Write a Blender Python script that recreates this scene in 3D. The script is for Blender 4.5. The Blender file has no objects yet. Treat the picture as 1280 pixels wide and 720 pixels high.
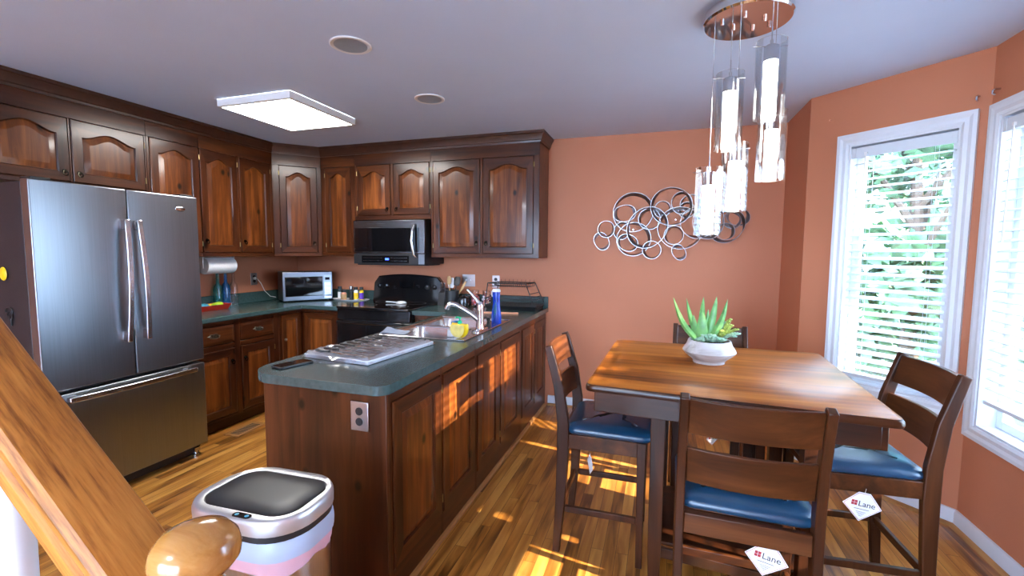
import bpy, math, random
from mathutils import Vector, Matrix
random.seed(7)
PI = math.pi
S = bpy.context.scene
COL = S.collection

# ---------------------------------------------------------------- camera
def cam_axes(yaw, pitch, roll):
    cy, sy, cp, sp = math.cos(yaw), math.sin(yaw), math.cos(pitch), math.sin(pitch)
    f = Vector((sy*cp, cy*cp, -sp)); r = Vector((cy, -sy, 0)); u = r.cross(f)
    cr, sr = math.cos(roll), math.sin(roll)
    return r*cr + u*sr, -r*sr + u*cr, f
r_, u_, f_ = cam_axes(math.radians(-18.0256), math.radians(4.52988), math.radians(.34524))
cd = bpy.data.cameras.new('camera'); cam = bpy.data.objects.new('camera', cd); COL.objects.link(cam)
cam.matrix_world = Matrix(((r_.x, u_.x, -f_.x, 3.84285), (r_.y, u_.y, -f_.y, -4.08637), (r_.z, u_.z, -f_.z, 1.42536), (0, 0, 0, 1)))
cd.sensor_width = 36; cd.lens = 569.85/1280*36; cd.clip_start = .05
S.camera = cam
# ---------------------------------------------------------------- view
S.view_settings.view_transform = 'Standard'; S.view_settings.look = 'None'
S.view_settings.gamma = 1; S.view_settings.use_curve_mapping = False
S.view_settings.exposure = 1.92
S.cycles.use_denoising = True
S.cycles.max_bounces = 8; S.cycles.diffuse_bounces = 5; S.cycles.glossy_bounces = 4
S.cycles.transparent_max_bounces = 16; S.cycles.transmission_bounces = 6
S.cycles.sample_clamp_indirect = 6; S.cycles.caustics_reflective = False; S.cycles.caustics_refractive = False
# ---------------------------------------------------------------- world, sun
W = bpy.data.worlds.new('sky'); S.world = W; W.use_nodes = True
bg = W.node_tree.nodes['Background']; bg.inputs[0].default_value = (.50, .70, 1, 1); bg.inputs[1].default_value = 7.5
sd = bpy.data.lights.new('sun', 'SUN'); sd.energy = 10; sd.color = (1, .86, .66); sd.angle = math.radians(.6)
sun = bpy.data.objects.new('sun', sd); COL.objects.link(sun)
SUN = Vector((-1, .18, -.49)).normalized()
sun.rotation_euler = SUN.to_track_quat('-Z', 'Y').to_euler(); sun.location = (9, -2.7, 4)
PANEL_LIGHT = 10.0; PENDANT_LIGHT = 5.5; REAR_FILL = 64.0

# ---------------------------------------------------------------- materials
def newmat(name):
    m = bpy.data.materials.new(name); m.use_nodes = True
    nt = m.node_tree; nt.nodes.clear()
    out = nt.nodes.new('ShaderNodeOutputMaterial'); return m, nt, out
def nd(nt, t, **kw):
    n = nt.nodes.new(t)
    for k, v in kw.items():
        if k.startswith('i_'): n.inputs[int(k[2:])].default_value = v
        else: setattr(n, k, v)
    return n
def bsdf(nt, out, rough=.5, metal=0, coat=0, spec=.5, coat_rough=.1):
    b = nd(nt, 'ShaderNodeBsdfPrincipled'); nt.links.new(b.outputs[0], out.inputs[0])
    b.inputs['Roughness'].default_value = rough; b.inputs['Metallic'].default_value = metal
    b.inputs['Coat Weight'].default_value = coat; b.inputs['Coat Roughness'].default_value = coat_rough
    b.inputs['Specular IOR Level'].default_value = spec
    return b
def objcoord(nt, scale, rnd=True):
    tc = nd(nt, 'ShaderNodeTexCoord'); mp = nd(nt, 'ShaderNodeMapping'); mp.inputs['Scale'].default_value = scale
    if rnd:
        oi = nd(nt, 'ShaderNodeObjectInfo'); mu = nd(nt, 'ShaderNodeVectorMath', operation='MULTIPLY'); mu.inputs[1].default_value = (7, 5, 9)
        cb = nd(nt, 'ShaderNodeCombineXYZ')
        for i in range(3): nt.links.new(oi.outputs['Random'], cb.inputs[i])
        nt.links.new(cb.outputs[0], mu.inputs[0]); ad = nd(nt, 'ShaderNodeVectorMath', operation='ADD')
        nt.links.new(tc.outputs['Object'], ad.inputs[0]); nt.links.new(mu.outputs[0], ad.inputs[1]); nt.links.new(ad.outputs[0], mp.inputs['Vector'])
    else: nt.links.new(tc.outputs['Object'], mp.inputs['Vector'])
    return mp
def ramp(nt, stops):
    r = nd(nt, 'ShaderNodeValToRGB'); e = r.color_ramp.elements
    e[0].position, e[0].color = stops[0][0], (*stops[0][1], 1); e[1].position, e[1].color = stops[-1][0], (*stops[-1][1], 1)
    for p, c in stops[1:-1]:
        x = e.new(p); x.color = (*c, 1)
    return r
def plain(name, col, rough=.5, metal=0, coat=0, spec=.5, var=.06, vscale=8, bump=0, bscale=60, aniso=None):
    m, nt, out = newmat(name); b = bsdf(nt, out, rough, metal, coat, spec)
    sc = (vscale,)*3 if aniso is None else aniso
    mp = objcoord(nt, sc); n = nd(nt, 'ShaderNodeTexNoise'); n.inputs['Detail'].default_value = 4; n.inputs['Scale'].default_value = 1
    nt.links.new(mp.outputs[0], n.inputs['Vector'])
    c0 = tuple(max(0, c*(1-var)) for c in col); c1 = tuple(min(1, c*(1+var)) for c in col)
    r = ramp(nt, [(.3, c0), (.7, c1)]); nt.links.new(n.outputs[0], r.inputs[0]); nt.links.new(r.outputs[0], b.inputs['Base Color'])
    if bump:
        n2 = nd(nt, 'ShaderNodeTexNoise'); n2.inputs['Scale'].default_value = bscale; n2.inputs['Detail'].default_value = 3
        tc = nd(nt, 'ShaderNodeTexCoord'); nt.links.new(tc.outputs['Object'], n2.inputs['Vector'])
        bp = nd(nt, 'ShaderNodeBump'); bp.inputs['Strength'].default_value = bump; bp.inputs['Distance'].default_value = .002
        nt.links.new(n2.outputs[0], bp.inputs['Height']); nt.links.new(bp.outputs[0], b.inputs['Normal'])
    return m
def wood(name, dark, mid, light, axis='z', grain=22, rough=.32, coat=.25, knots=False, ring=1.0, coat_rough=.15):
    m, nt, out = newmat(name); b = bsdf(nt, out, rough, 0, coat, .27, coat_rough)
    sc = [grain]*3; sc['xyz'.index(axis)] = grain*.07
    mp = objcoord(nt, tuple(sc)); n = nd(nt, 'ShaderNodeTexNoise'); n.inputs['Scale'].default_value = 1; n.inputs['Detail'].default_value = 7
    n.inputs['Roughness'].default_value = .62; n.inputs['Distortion'].default_value = .5*ring; nt.links.new(mp.outputs[0], n.inputs['Vector'])
    s2 = [3.2]*3; s2['xyz'.index(axis)] = 1.1
    mp2 = objcoord(nt, tuple(s2)); n2 = nd(nt, 'ShaderNodeTexNoise'); n2.inputs['Scale'].default_value = 1; n2.inputs['Detail'].default_value = 3
    nt.links.new(mp2.outputs[0], n2.inputs['Vector'])
    mx = nd(nt, 'ShaderNodeMath', operation='ADD'); m1 = nd(nt, 'ShaderNodeMath', operation='MULTIPLY', i_1=.62); m2 = nd(nt, 'ShaderNodeMath', operation='MULTIPLY', i_1=.42)
    nt.links.new(n.outputs[0], m1.inputs[0]); nt.links.new(n2.outputs[0], m2.inputs[0]); nt.links.new(m1.outputs[0], mx.inputs[0]); nt.links.new(m2.outputs[0], mx.inputs[1])
    r = ramp(nt, [(.36, dark), (.52, mid), (.68, light)]); nt.links.new(mx.outputs[0], r.inputs[0]); src = r.outputs[0]
    if knots:
        mp3 = objcoord(nt, (1, 1, 1)); sx = nd(nt, 'ShaderNodeSeparateXYZ'); nt.links.new(mp3.outputs[0], sx.inputs[0])
        ax = nd(nt, 'ShaderNodeMath', operation='ADD'); nt.links.new(sx.outputs[0], ax.inputs[0]); nt.links.new(sx.outputs[1], ax.inputs[1])
        m5 = nd(nt, 'ShaderNodeMath', operation='MULTIPLY', i_1=3.4); m6 = nd(nt, 'ShaderNodeMath', operation='MULTIPLY', i_1=2.3); nt.links.new(ax.outputs[0], m5.inputs[0]); nt.links.new(sx.outputs[2], m6.inputs[0])
        cx_ = nd(nt, 'ShaderNodeCombineXYZ'); nt.links.new(m5.outputs[0], cx_.inputs[0]); nt.links.new(m6.outputs[0], cx_.inputs[1])
        v = nd(nt, 'ShaderNodeTexVoronoi', voronoi_dimensions='2D'); v.inputs['Scale'].default_value = 1; nt.links.new(cx_.outputs[0], v.inputs['Vector'])
        kr = ramp(nt, [(.030, (1, 1, 1)), (.075, (0, 0, 0))]); nt.links.new(v.outputs['Distance'], kr.inputs[0])
        mix = nd(nt, 'ShaderNodeMix', data_type='RGBA'); nt.links.new(kr.outputs[0], mix.inputs[0]); nt.links.new(src, mix.inputs[6])
        mix.inputs[7].default_value = (*[c*.25 for c in dark], 1); src = mix.outputs[2]
    nt.links.new(src, b.inputs['Base Color'])
    bp = nd(nt, 'ShaderNodeBump'); bp.inputs['Strength'].default_value = .12; bp.inputs['Distance'].default_value = .001
    nt.links.new(n.outputs[0], bp.inputs['Height']); nt.links.new(bp.outputs[0], b.inputs['Normal'])
    return m
def emit(name, col, st):
    m, nt, out = newmat(name); e = nd(nt, 'ShaderNodeEmission'); e.inputs[0].default_value = (*col, 1); e.inputs[1].default_value = st
    nt.links.new(e.outputs[0], out.inputs[0]); return m
def glass(name, tint=(1, 1, 1), base=.06, edge=.7, body=0, bodycol=(1, 1, 1)):
    m, nt, out = newmat(name); t = nd(nt, 'ShaderNodeBsdfTransparent'); t.inputs[0].default_value = (*tint, 1)
    g = nd(nt, 'ShaderNodeBsdfGlossy'); g.inputs['Roughness'].default_value = .03
    lw = nd(nt, 'ShaderNodeLayerWeight'); lw.inputs[0].default_value = .35
    mr = nd(nt, 'ShaderNodeMapRange'); mr.inputs[3].default_value = base; mr.inputs[4].default_value = edge
    nt.links.new(lw.outputs['Fresnel'], mr.inputs[0]); mx = nd(nt, 'ShaderNodeMixShader')
    nt.links.new(mr.outputs[0], mx.inputs[0]); nt.links.new(t.outputs[0], mx.inputs[1]); nt.links.new(g.outputs[0], mx.inputs[2])
    last = mx
    if body:
        d = nd(nt, 'ShaderNodeBsdfDiffuse'); d.inputs[0].default_value = (*bodycol, 1); m2 = nd(nt, 'ShaderNodeMixShader'); m2.inputs[0].default_value = body
        nt.links.new(mx.outputs[0], m2.inputs[1]); nt.links.new(d.outputs[0], m2.inputs[2]); last = m2
    nt.links.new(last.outputs[0], out.inputs[0]); return m
def brushed(name, col, rough, axis='z', var=.05):
    m, nt, out = newmat(name); b = bsdf(nt, out, rough, 1)
    sc = [260]*3; sc['xyz'.index(axis)] = 2.5
    mp = objcoord(nt, tuple(sc)); n = nd(nt, 'ShaderNodeTexNoise'); n.inputs['Scale'].default_value = 1; n.inputs['Detail'].default_value = 2
    nt.links.new(mp.outputs[0], n.inputs['Vector'])
    r = ramp(nt, [(.3, tuple(c*(1-var) for c in col)), (.7, tuple(min(1, c*(1+var)) for c in col))]); nt.links.new(n.outputs[0], r.inputs[0]); nt.links.new(r.outputs[0], b.inputs['Base Color'])
    mr = nd(nt, 'ShaderNodeMapRange'); mr.inputs[3].default_value = rough*.85; mr.inputs[4].default_value = rough*1.2
    nt.links.new(n.outputs[0], mr.inputs[0]); nt.links.new(mr.outputs[0], b.inputs['Roughness']); return m
def floor_mat():
    m, nt, out = newmat('oak_floor'); b = bsdf(nt, out, .3, 0, .35, .5, .12)
    tc = nd(nt, 'ShaderNodeTexCoord'); sp = nd(nt, 'ShaderNodeSeparateXYZ'); nt.links.new(tc.outputs['Object'], sp.inputs[0])
    cb = nd(nt, 'ShaderNodeCombineXYZ'); nt.links.new(sp.outputs[1], cb.inputs[0]); nt.links.new(sp.outputs[0], cb.inputs[1])
    br = nd(nt, 'ShaderNodeTexBrick', offset=.37, offset_frequency=2, squash=1.3, squash_frequency=3); br.inputs['Color1'].default_value = (0, 0, 0, 1); br.inputs['Color2'].default_value = (1, 1, 1, 1)
    br.inputs['Mortar'].default_value = (.5, .5, .5, 1); br.inputs['Scale'].default_value = 1; br.inputs['Mortar Size'].default_value = .0009
    br.inputs['Brick Width'].default_value = .83; br.inputs['Row Height'].default_value = .0575; nt.links.new(cb.outputs[0], br.inputs['Vector'])
    rgb = nd(nt, 'ShaderNodeSeparateColor'); nt.links.new(br.outputs['Color'], rgb.inputs[0])
    ml = nd(nt, 'ShaderNodeMath', operation='MULTIPLY', i_1=37.0); nt.links.new(rgb.outputs[0], ml.inputs[0])
    cc = nd(nt, 'ShaderNodeCombineXYZ')
    mxx = nd(nt, 'ShaderNodeMath', operation='MULTIPLY', i_1=26.0); myy = nd(nt, 'ShaderNodeMath', operation='MULTIPLY', i_1=2.2)
    nt.links.new(sp.outputs[0], mxx.inputs[0]); nt.links.new(sp.outputs[1], myy.inputs[0])
    nt.links.new(mxx.outputs[0], cc.inputs[0]); nt.links.new(myy.outputs[0], cc.inputs[1]); nt.links.new(ml.outputs[0], cc.inputs[2])
    n = nd(nt, 'ShaderNodeTexNoise'); n.inputs['Scale'].default_value = 1; n.inputs['Detail'].default_value = 6; n.inputs['Distortion'].default_value = .9; nt.links.new(cc.outputs[0], n.inputs['Vector'])
    wv = nd(nt, 'ShaderNodeTexWave', wave_type='RINGS'); wv.inputs['Scale'].default_value = .35; wv.inputs['Distortion'].default_value = 7; wv.inputs['Detail'].default_value = 3; nt.links.new(cc.outputs[0], wv.inputs['Vector'])
    a1 = nd(nt, 'ShaderNodeMath', operation='MULTIPLY', i_1=.55); a2 = nd(nt, 'ShaderNodeMath', operation='MULTIPLY', i_1=.16); a3 = nd(nt, 'ShaderNodeMath', operation='MULTIPLY', i_1=.24)
    nt.links.new(n.outputs[0], a1.inputs[0]); nt.links.new(wv.outputs['Fac'], a2.inputs[0]); nt.links.new(rgb.outputs[0], a3.inputs[0])
    s1 = nd(nt, 'ShaderNodeMath', operation='ADD'); s2 = nd(nt, 'ShaderNodeMath', operation='ADD')
    nt.links.new(a1.outputs[0], s1.inputs[0]); nt.links.new(a2.outputs[0], s1.inputs[1]); nt.links.new(s1.outputs[0], s2.inputs[0]); nt.links.new(a3.outputs[0], s2.inputs[1])
    r = ramp(nt, [(.27, FLOOR[0]), (.45, FLOOR[1]), (.68, FLOOR[2])]); nt.links.new(s2.outputs[0], r.inputs[0])
    mix = nd(nt, 'ShaderNodeMix', data_type='RGBA'); nt.links.new(br.outputs['Fac'], mix.inputs[0]); nt.links.new(r.outputs[0], mix.inputs[6]); mix.inputs[7].default_value = (.05, .02, .008, 1)
    nt.links.new(mix.outputs[2], b.inputs['Base Color']); return m
FLOOR = [(.13, .042, .007), (.46, .18, .030), (.72, .36, .08)]
M = {}
M['floor'] = floor_mat()
M['wall'] = plain('terracotta_paint', (.55, .205, .108), .55, var=.03, vscale=2, bump=.15, bscale=180, spec=.3)
M['ceiling'] = plain('ceiling_cool_light_tint', (.58, .68, .85), .8, var=.02, vscale=2, bump=.2, bscale=120, spec=.2)  # extra blue in this colour stands in for cool light on the ceiling
M['trim'] = plain('white_trim_paint', (.70, .73, .78), .35, var=.02)
CH = [(.016, .004, .0018), (.055, .014, .004), (.12, .034, .008)]
M['cz'] = wood('cherry_vertical', *CH, axis='z', knots=True)
M['cx'] = wood('cherry_horizontal_x', *CH, axis='x')
M['cy'] = wood('cherry_horizontal_y', *CH, axis='y')
EP = [(.018, .005, .002), (.058, .016, .005), (.11, .032, .010)]
M['cp'] = wood('cherry_panel_lit', (.030, .007, .002), (.115, .030, .006), (.27, .080, .016), axis='z', knots=True)  # more orange than the frames: warm light on the panels put into the colour
M['crown'] = plain('crown_stain', (.050, .015, .006), .34, var=.25, vscale=14, coat=.2)
M['end'] = wood('knotty_pine_stained', *EP, axis='z', knots=True, grain=16)
M['green'] = plain('green_laminate', (.042, .080, .078), .26, var=.15, vscale=45, spec=.6, coat=.15)
M['ss'] = brushed('stainless_steel', (.27, .295, .32), .31)
M['ssx'] = brushed('stainless_brushed_bright', (.62, .63, .66), .24, 'x')
M['lidrim'] = plain('satin_lid', (.62, .62, .64), .38, .85, var=.03)
M['chrome'] = plain('chrome', (.78, .79, .82), .06, 1, var=.01)
M['satin'] = plain('satin_nickel', (.58, .58, .61), .2, 1, var=.03)
M['sinkss'] = plain('sink_steel', (.62, .62, .62), .2, 1, var=.04)
M['brass'] = plain('antique_brass', (.03, .027, .02), .25, 1, var=.3, vscale=60)
M['pewter'] = plain('pewter', (.30, .28, .24), .28, 1, var=.5, vscale=80)
M['hinge'] = plain('hinge_brass', (.34, .26, .12), .35, 1, var=.1)
M['black'] = plain('black_enamel', (.008, .008, .009), .12, var=.1, coat=.5)
M['blackm'] = plain('black_plastic', (.014, .014, .016), .42, var=.1)
M['fside'] = plain('charcoal_textured_steel', (.013, .012, .015), .45, var=.1, bump=.5, bscale=300)
M['dglass'] = plain('dark_oven_glass', (.004, .004, .005), .05, spec=.7, var=.01)
M['white'] = plain('white_plastic', (.8, .8, .8), .35, var=.02)
M['blind'] = plain('white_blind', (.64, .69, .74), .4, var=.01)
M['paper'] = plain('white_paper_towel', (.82, .83, .84), .85, var=.03, bump=.4, bscale=90)
TB = [(.10, .024, .003), (.34, .100, .012), (.56, .20, .030)]
M['ttop'] = wood('table_top_wood', *TB, axis='x', grain=13, rough=.36, coat=.25, ring=1.6, coat_rough=.22)
TD = [(.015, .004, .0015), (.042, .012, .004), (.085, .026, .008)]
M['tdark'] = wood('table_edge_wood', *TD, axis='x', grain=20, rough=.3)
M['chz'] = wood('chair_wood_vertical', *TD, axis='z', grain=20, rough=.36, coat=.08)
M['chx'] = wood('chair_wood_slat', (.025, .007, .003), (.072, .021, .006), (.14, .044, .012), axis='x', grain=16, rough=.36, coat=.08)
M['leather'] = plain('navy_faux_leather', (.006, .043, .095), .30, var=.08, vscale=12, bump=.25, bscale=260, spec=.7)
OK = [(.12, .032, .004), (.44, .165, .026), (.58, .25, .05)]
M['oakx'] = wood('golden_oak_rail', *OK, axis='x', grain=150, rough=.5, coat=.12, ring=.3)
M['oakz'] = wood('golden_oak_turned', (.28, .105, .02), (.44, .20, .05), (.54, .28, .09), axis='x', grain=60, rough=.18, coat=.7)
M['oakthr'] = wood('oak_trim', (.30, .13, .04), (.42, .20, .07), (.5, .26, .10), axis='y', grain=30)
M['pglass'] = glass('pane_glass', (1, 1, 1), .03, .4)
M['cglass'] = glass('clear_glass', (.98, .99, 1), .04, .5)
M['bglass'] = glass('blue_glass', (.25, .62, .95), .08, .7, .25, (.02, .2, .55))
M['tglass'] = glass('teal_glass', (.35, .85, .85), .08, .7, .2, (.05, .35, .4))
M['panel'] = emit('panel_diffuser', (1, .97, .93), PANEL_LIGHT)
M['crystal'] = emit('bubble_crystal', (1, .97, .9), PENDANT_LIGHT)
M['rearfill'] = emit('fill_globe', (.82, .90, 1), REAR_FILL)  # glow of the added fill lamp behind the camera
M['display'] = emit('blue_display', (.05, .12, 1), 1.6)
M['red'] = plain('red_plastic', (.6, .03, .015), .35)
M['yellow'] = plain('lemon_yellow', (.88, .58, .01), .35, var=.12, vscale=30)
M['lemonflesh'] = plain('pale_lemon', (.90, .72, .22), .4, var=.15, vscale=40)
M['orange'] = plain('orange_red', (.75, .12, .04), .4)
M['lime'] = plain('lime_green', (.35, .55, .02), .4)
M['teal'] = plain('teal_blue', (.03, .25, .38), .4)
M['bluebot'] = plain('blue_bottle_plastic', (.008, .05, .45), .2, var=.3, vscale=25, spec=.6)
M['purple'] = plain('purple_plastic', (.12, .03, .4), .4)
M['grn'] = plain('green_pump', (.0, .42, .2), .35)
M['sponge'] = plain('blue_sponge', (.02, .13, .32), .8, bump=.6, bscale=200)
M['cloth'] = plain('grey_cloth', (.36, .42, .52), .9, var=.1, bump=.6, bscale=150)
M['pink'] = plain('pink_candy', (.62, .16, .2), .5, var=.5, vscale=70)
M['tan'] = plain('tan_wood', (.5, .3, .13), .5, var=.15)
M['peach'] = plain('peach_ceramic', (.72, .33, .2), .4, var=.1)
M['ceramic'] = plain('white_ceramic', (.75, .76, .78), .25, var=.04)
M['stone'] = wood('marbled_stone', (.24, .20, .17), (.50, .47, .45), (.66, .65, .66), axis='x', grain=24, rough=.4, coat=.1)
M['soil'] = plain('dark_soil', (.03, .02, .012), .9, bump=.8)
M['aloe'] = plain('aloe_green', (.16, .40, .12), .4, var=.35, vscale=25)
M['succ'] = plain('pale_succulent', (.30, .48, .34), .5, var=.3, vscale=40)
M['sedum'] = plain('yellow_green_sedum', (.36, .42, .08), .5, var=.45, vscale=60)
M['tag'] = plain('tag_card', (.86, .86, .88), .5, var=.02)
M['ink'] = plain('black_ink', (.03, .03, .035), .6)
M['maroon'] = plain('maroon_ink', (.42, .03, .04), .6)
M['bag'] = glass('bin_bag_film', (.8, .85, .95), .05, .25, .62, (.62, .72, .92))
M['bagp'] = glass('pink_bag_film', (.95, .75, .85), .05, .25, .75, (.85, .5, .58))
M['film'] = glass('clear_film', (.97, .97, 1), .10, .8, .06, (.8, .82, .9))
M['steelk'] = plain('knife_steel', (.7, .68, .68), .25, 1)
M['art'] = plain('art_metal', (.36, .34, .35), .28, 1, var=.12, vscale=12)
M['leafA'] = plain('tree_leaves_light', (.10, .20, .10), .7, var=.7, vscale=4)
M['leafB'] = plain('tree_leaves_dark', (.04, .10, .07), .7, var=.7, vscale=4)
M['bark'] = plain('tree_bark', (.10, .07, .05), .9, bump=.8, bscale=20)
M['grass'] = plain('lawn_green', (.07, .12, .04), .9, var=.4, vscale=3)
M['brick'] = plain('outer_siding', (.5, .5, .48), .8)

# ---------------------------------------------------------------- mesh builder
class MB:
    def __init__(s): s.v = []; s.f = []; s.m = []
    def add(s, vs, fs, mi=0):
        b = len(s.v); s.v += [Vector(p) for p in vs]; s.f += [tuple(b+i for i in f) for f in fs]; s.m += [mi]*len(fs); return s
    def box(s, x0, x1, y0, y1, z0, z1, mi=0):
        return s.add([(x, y, z) for z in (z0, z1) for y in (y0, y1) for x in (x0, x1)],
                     [(0, 2, 3, 1), (4, 5, 7, 6), (0, 1, 5, 4), (2, 6, 7, 3), (0, 4, 6, 2), (1, 3, 7, 5)], mi)
    def loft(s, rings, mi=0, cap=True, closed=False, capmi=None):
        n = len(rings[0]); fs = []
        R = len(rings)
        for a in range(R if closed else R-1):
            b = (a+1) % R
            for i in range(n):
                j = (i+1) % n; fs.append((a*n+i, a*n+j, b*n+j, b*n+i))
        vs = [p for r in rings for p in r]; base = len(s.v); s.add(vs, fs, mi)
        if cap and not closed:
            s.f.append(tuple(base+i for i in reversed(range(n)))); s.m.append(mi if capmi is None else capmi)
            s.f.append(tuple(base+(R-1)*n+i for i in range(n))); s.m.append(mi if capmi is None else capmi)
        return s
    def tube(s, pts, r, n=8, mi=0, closed=False):
        P = [Vector(p) for p in pts]; rings = []; up = None
        for i, p in enumerate(P):
            if closed: d = P[(i+1) % len(P)]-P[i-1]
            else: d = P[min(i+1, len(P)-1)]-P[max(i-1, 0)]
            d.normalize()
            if up is None:
                up = Vector((0, 0, 1)) if abs(d.z) < .9 else Vector((1, 0, 0))
            a = d.cross(up).normalized(); b = a.cross(d).normalized(); up = b
            rr = r[i] if isinstance(r, (list, tuple)) else r
            rings.append([p+a*math.cos(2*PI*k/n)*rr+b*math.sin(2*PI*k/n)*rr for k in range(n)])
        return s.loft(rings, mi, not closed, closed)
    def lathe(s, prof, c=(0, 0, 0), n=24, mi=0, cap=True, sx=1, sy=1):
        return s.loft([[Vector((c[0]+r*sx*math.cos(2*PI*k/n), c[1]+r*sy*math.sin(2*PI*k/n), c[2]+z)) for k in range(n)] for r, z in prof], mi, cap)
    def prism(s, poly, z0, z1, mi=0):
        return s.loft([[Vector((x, y, z0)) for x, y in poly], [Vector((x, y, z1)) for x, y in poly]], mi)
    def bar(s, pts, w, d, side=(1, 0, 0), mi=0):
        """rectangular section along pts; w along side, d across; w/d may be lists"""
        P = [Vector(p) for p in pts]; sd = Vector(side).normalized(); rings = []
        for i, p in enumerate(P):
            t = (P[min(i+1, len(P)-1)]-P[max(i-1, 0)]).normalized(); e = sd.cross(t).normalized(); q = sd
            ww = (w[i] if isinstance(w, (list, tuple)) else w)/2; dd = (d[i] if isinstance(d, (list, tuple)) else d)/2
            rings.append([p-q*ww-e*dd, p+q*ww-e*dd, p+q*ww+e*dd, p-q*ww+e*dd])
        return s.loft(rings, mi)
    def xf(s, mat, start=0):
        for i in range(start, len(s.v)): s.v[i] = mat @ s.v[i]
        return s
    def build(s, name, mats, parent=None, bevel=0, seg=2, smooth=35, loc=None, rotz=0):
        me = bpy.data.meshes.new(name); me.from_pydata([tuple(v) for v in s.v], [], s.f)
        mats = mats if isinstance(mats, (list, tuple)) else [mats]
        for m in mats: me.materials.append(m)
        for p, mi in zip(me.polygons, s.m): p.material_index = mi; p.use_smooth = True
        import bmesh
        bm = bmesh.new(); bm.from_mesh(me); bmesh.ops.recalc_face_normals(bm, faces=bm.faces); bm.to_mesh(me); bm.free()
        me.set_sharp_from_angle(angle=math.radians(smooth)); me.update()
        o = bpy.data.objects.new(name, me); COL.objects.link(o)
        if parent: o.parent = parent
        if loc: o.location = loc
        if rotz: o.rotation_euler.z = rotz
        if bevel:
            b = o.modifiers.new('bevel', 'BEVEL'); b.width = bevel; b.segments = seg; b.limit_method = 'ANGLE'; b.angle_limit = math.radians(40); b.harden_normals = False
        return o
def tag(o, label, cat, group=None):
    o['label'] = label; o['category'] = cat
    if group: o['group'] = group
    return o
def thing(name, label, cat, loc=(0, 0, 0), rotz=0, group=None):
    o = bpy.data.objects.new(name, None); COL.objects.link(o); o.location = loc; o.rotation_euler = (0, 0, rotz); o.empty_display_size = .1
    return tag(o, label, cat, group)
def struct(name, mb, mats, **kw):
    o = mb.build(name, mats, **kw)
    if not kw.get('parent'): o['kind'] = 'structure'
    return o
def copy_tree(o, parent=None):
    c = o.copy(); COL.objects.link(c); c.parent = parent
    for ch in [x for x in o.children]: copy_tree(ch, c)
    return c
def rr(cx, cy, w, h, r, n=6):
    pts = []
    for k, (sx, sy) in enumerate(((1, 1), (-1, 1), (-1, -1), (1, -1))):
        for i in range(n+1):
            a = PI/2*k+PI/2*i/n; pts.append((cx+sx*(w/2-r)+r*math.cos(a), cy+sy*(h/2-r)+r*math.sin(a)))
    return pts
def sweep(mb, path, prof, mi=0, cap=True):
    """prof = [(off, z)], off to the LEFT of path direction is positive; mitred"""
    P = [Vector((x, y)) for x, y in path]; rings = []
    for i, p in enumerate(P):
        ns = []
        if i > 0: d = (P[i]-P[i-1]).normalized(); ns.append(Vector((-d.y, d.x)))
        if i < len(P)-1: d = (P[i+1]-P[i]).normalized(); ns.append(Vector((-d.y, d.x)))
        n = ns[0] if len(ns) == 1 else (ns[0]+ns[1])/(1+ns[0].dot(ns[1]))
        rings.append([Vector((p.x+n.x*o, p.y+n.y*o, z)) for o, z in prof])
    return mb.loft(rings, mi, cap)
def sphere(mb, c, r, n=12, m=8, mi=0, s=(1, 1, 1)):
    prof = [(max(1e-4, r*math.sin(PI*k/m)), -r*math.cos(PI*k/m)) for k in range(m+1)]
    return mb.loft([[Vector((c[0]+p*s[0]*math.cos(2*PI*k/n), c[1]+p*s[1]*math.sin(2*PI*k/n), c[2]+z*s[2])) for k in range(n)] for p, z in prof], mi)

# ================================================================ ROOM
H = 2.433
A1, B1 = Vector((4.745, -.575)), Vector((5.36, -1.18))
A3, B3 = Vector((5.36, -2.90)), Vector((4.745, -3.51))
mb = MB(); mb.prism([(-.12, .12), (4.865, .12), (4.865, -.5), (5.48, -1.12), (5.48, -2.96), (4.865, -3.58), (4.865, -7.12), (-.12, -7.12)], -.12, 0)
struct('floor', mb, M['floor'])
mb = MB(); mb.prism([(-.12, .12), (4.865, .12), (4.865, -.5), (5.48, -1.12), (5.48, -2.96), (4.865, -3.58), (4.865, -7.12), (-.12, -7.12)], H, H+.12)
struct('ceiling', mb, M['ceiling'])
def wallseg(name, p, q, holes=(), t=.12, mats=None):
    """wall from p to q, room on its right when walking p->q is inside; local x along, local +y outward"""
    p, q = Vector(p), Vector(q); d = q-p; L = d.length; ang = math.atan2(d.y, d.x)
    mb = MB(); x = 0
    for (a, b, z0, z1) in holes:
        mb.box(x, a, 0, t, 0, H); mb.box(a, b, 0, t, 0, z0); mb.box(a, b, 0, t, z1, H); x = b
    mb.box(x, L, 0, t, 0, H)
    return struct(name, mb, M['wall'], loc=(p.x, p.y, 0), rotz=ang)
wallseg('wall_back', (0, 0), (4.745, 0))
wallseg('wall_left', (0, -7), (0, 0))
wallseg('wall_right', (4.745, 0), A1)
WZ0, WZ1 = .60, 2.085
WA = (.245, .760)
wallseg('wall_bay_near', A1, B1, [(WA[0], WA[1], WZ0+.03, WZ1)])
W3 = (.085, 1.54)
wallseg('wall_bay_center', B1, A3, [(W3[0], W3[1], WZ0-.03, WZ1)])
wallseg('wall_bay_far', A3, B3)
wallseg('wall_side', B3, (4.745, -7))
wallseg('wall_rear', (4.745, -7), (0, -7), [(.5, 4.1, .25, 2.2)])
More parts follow.
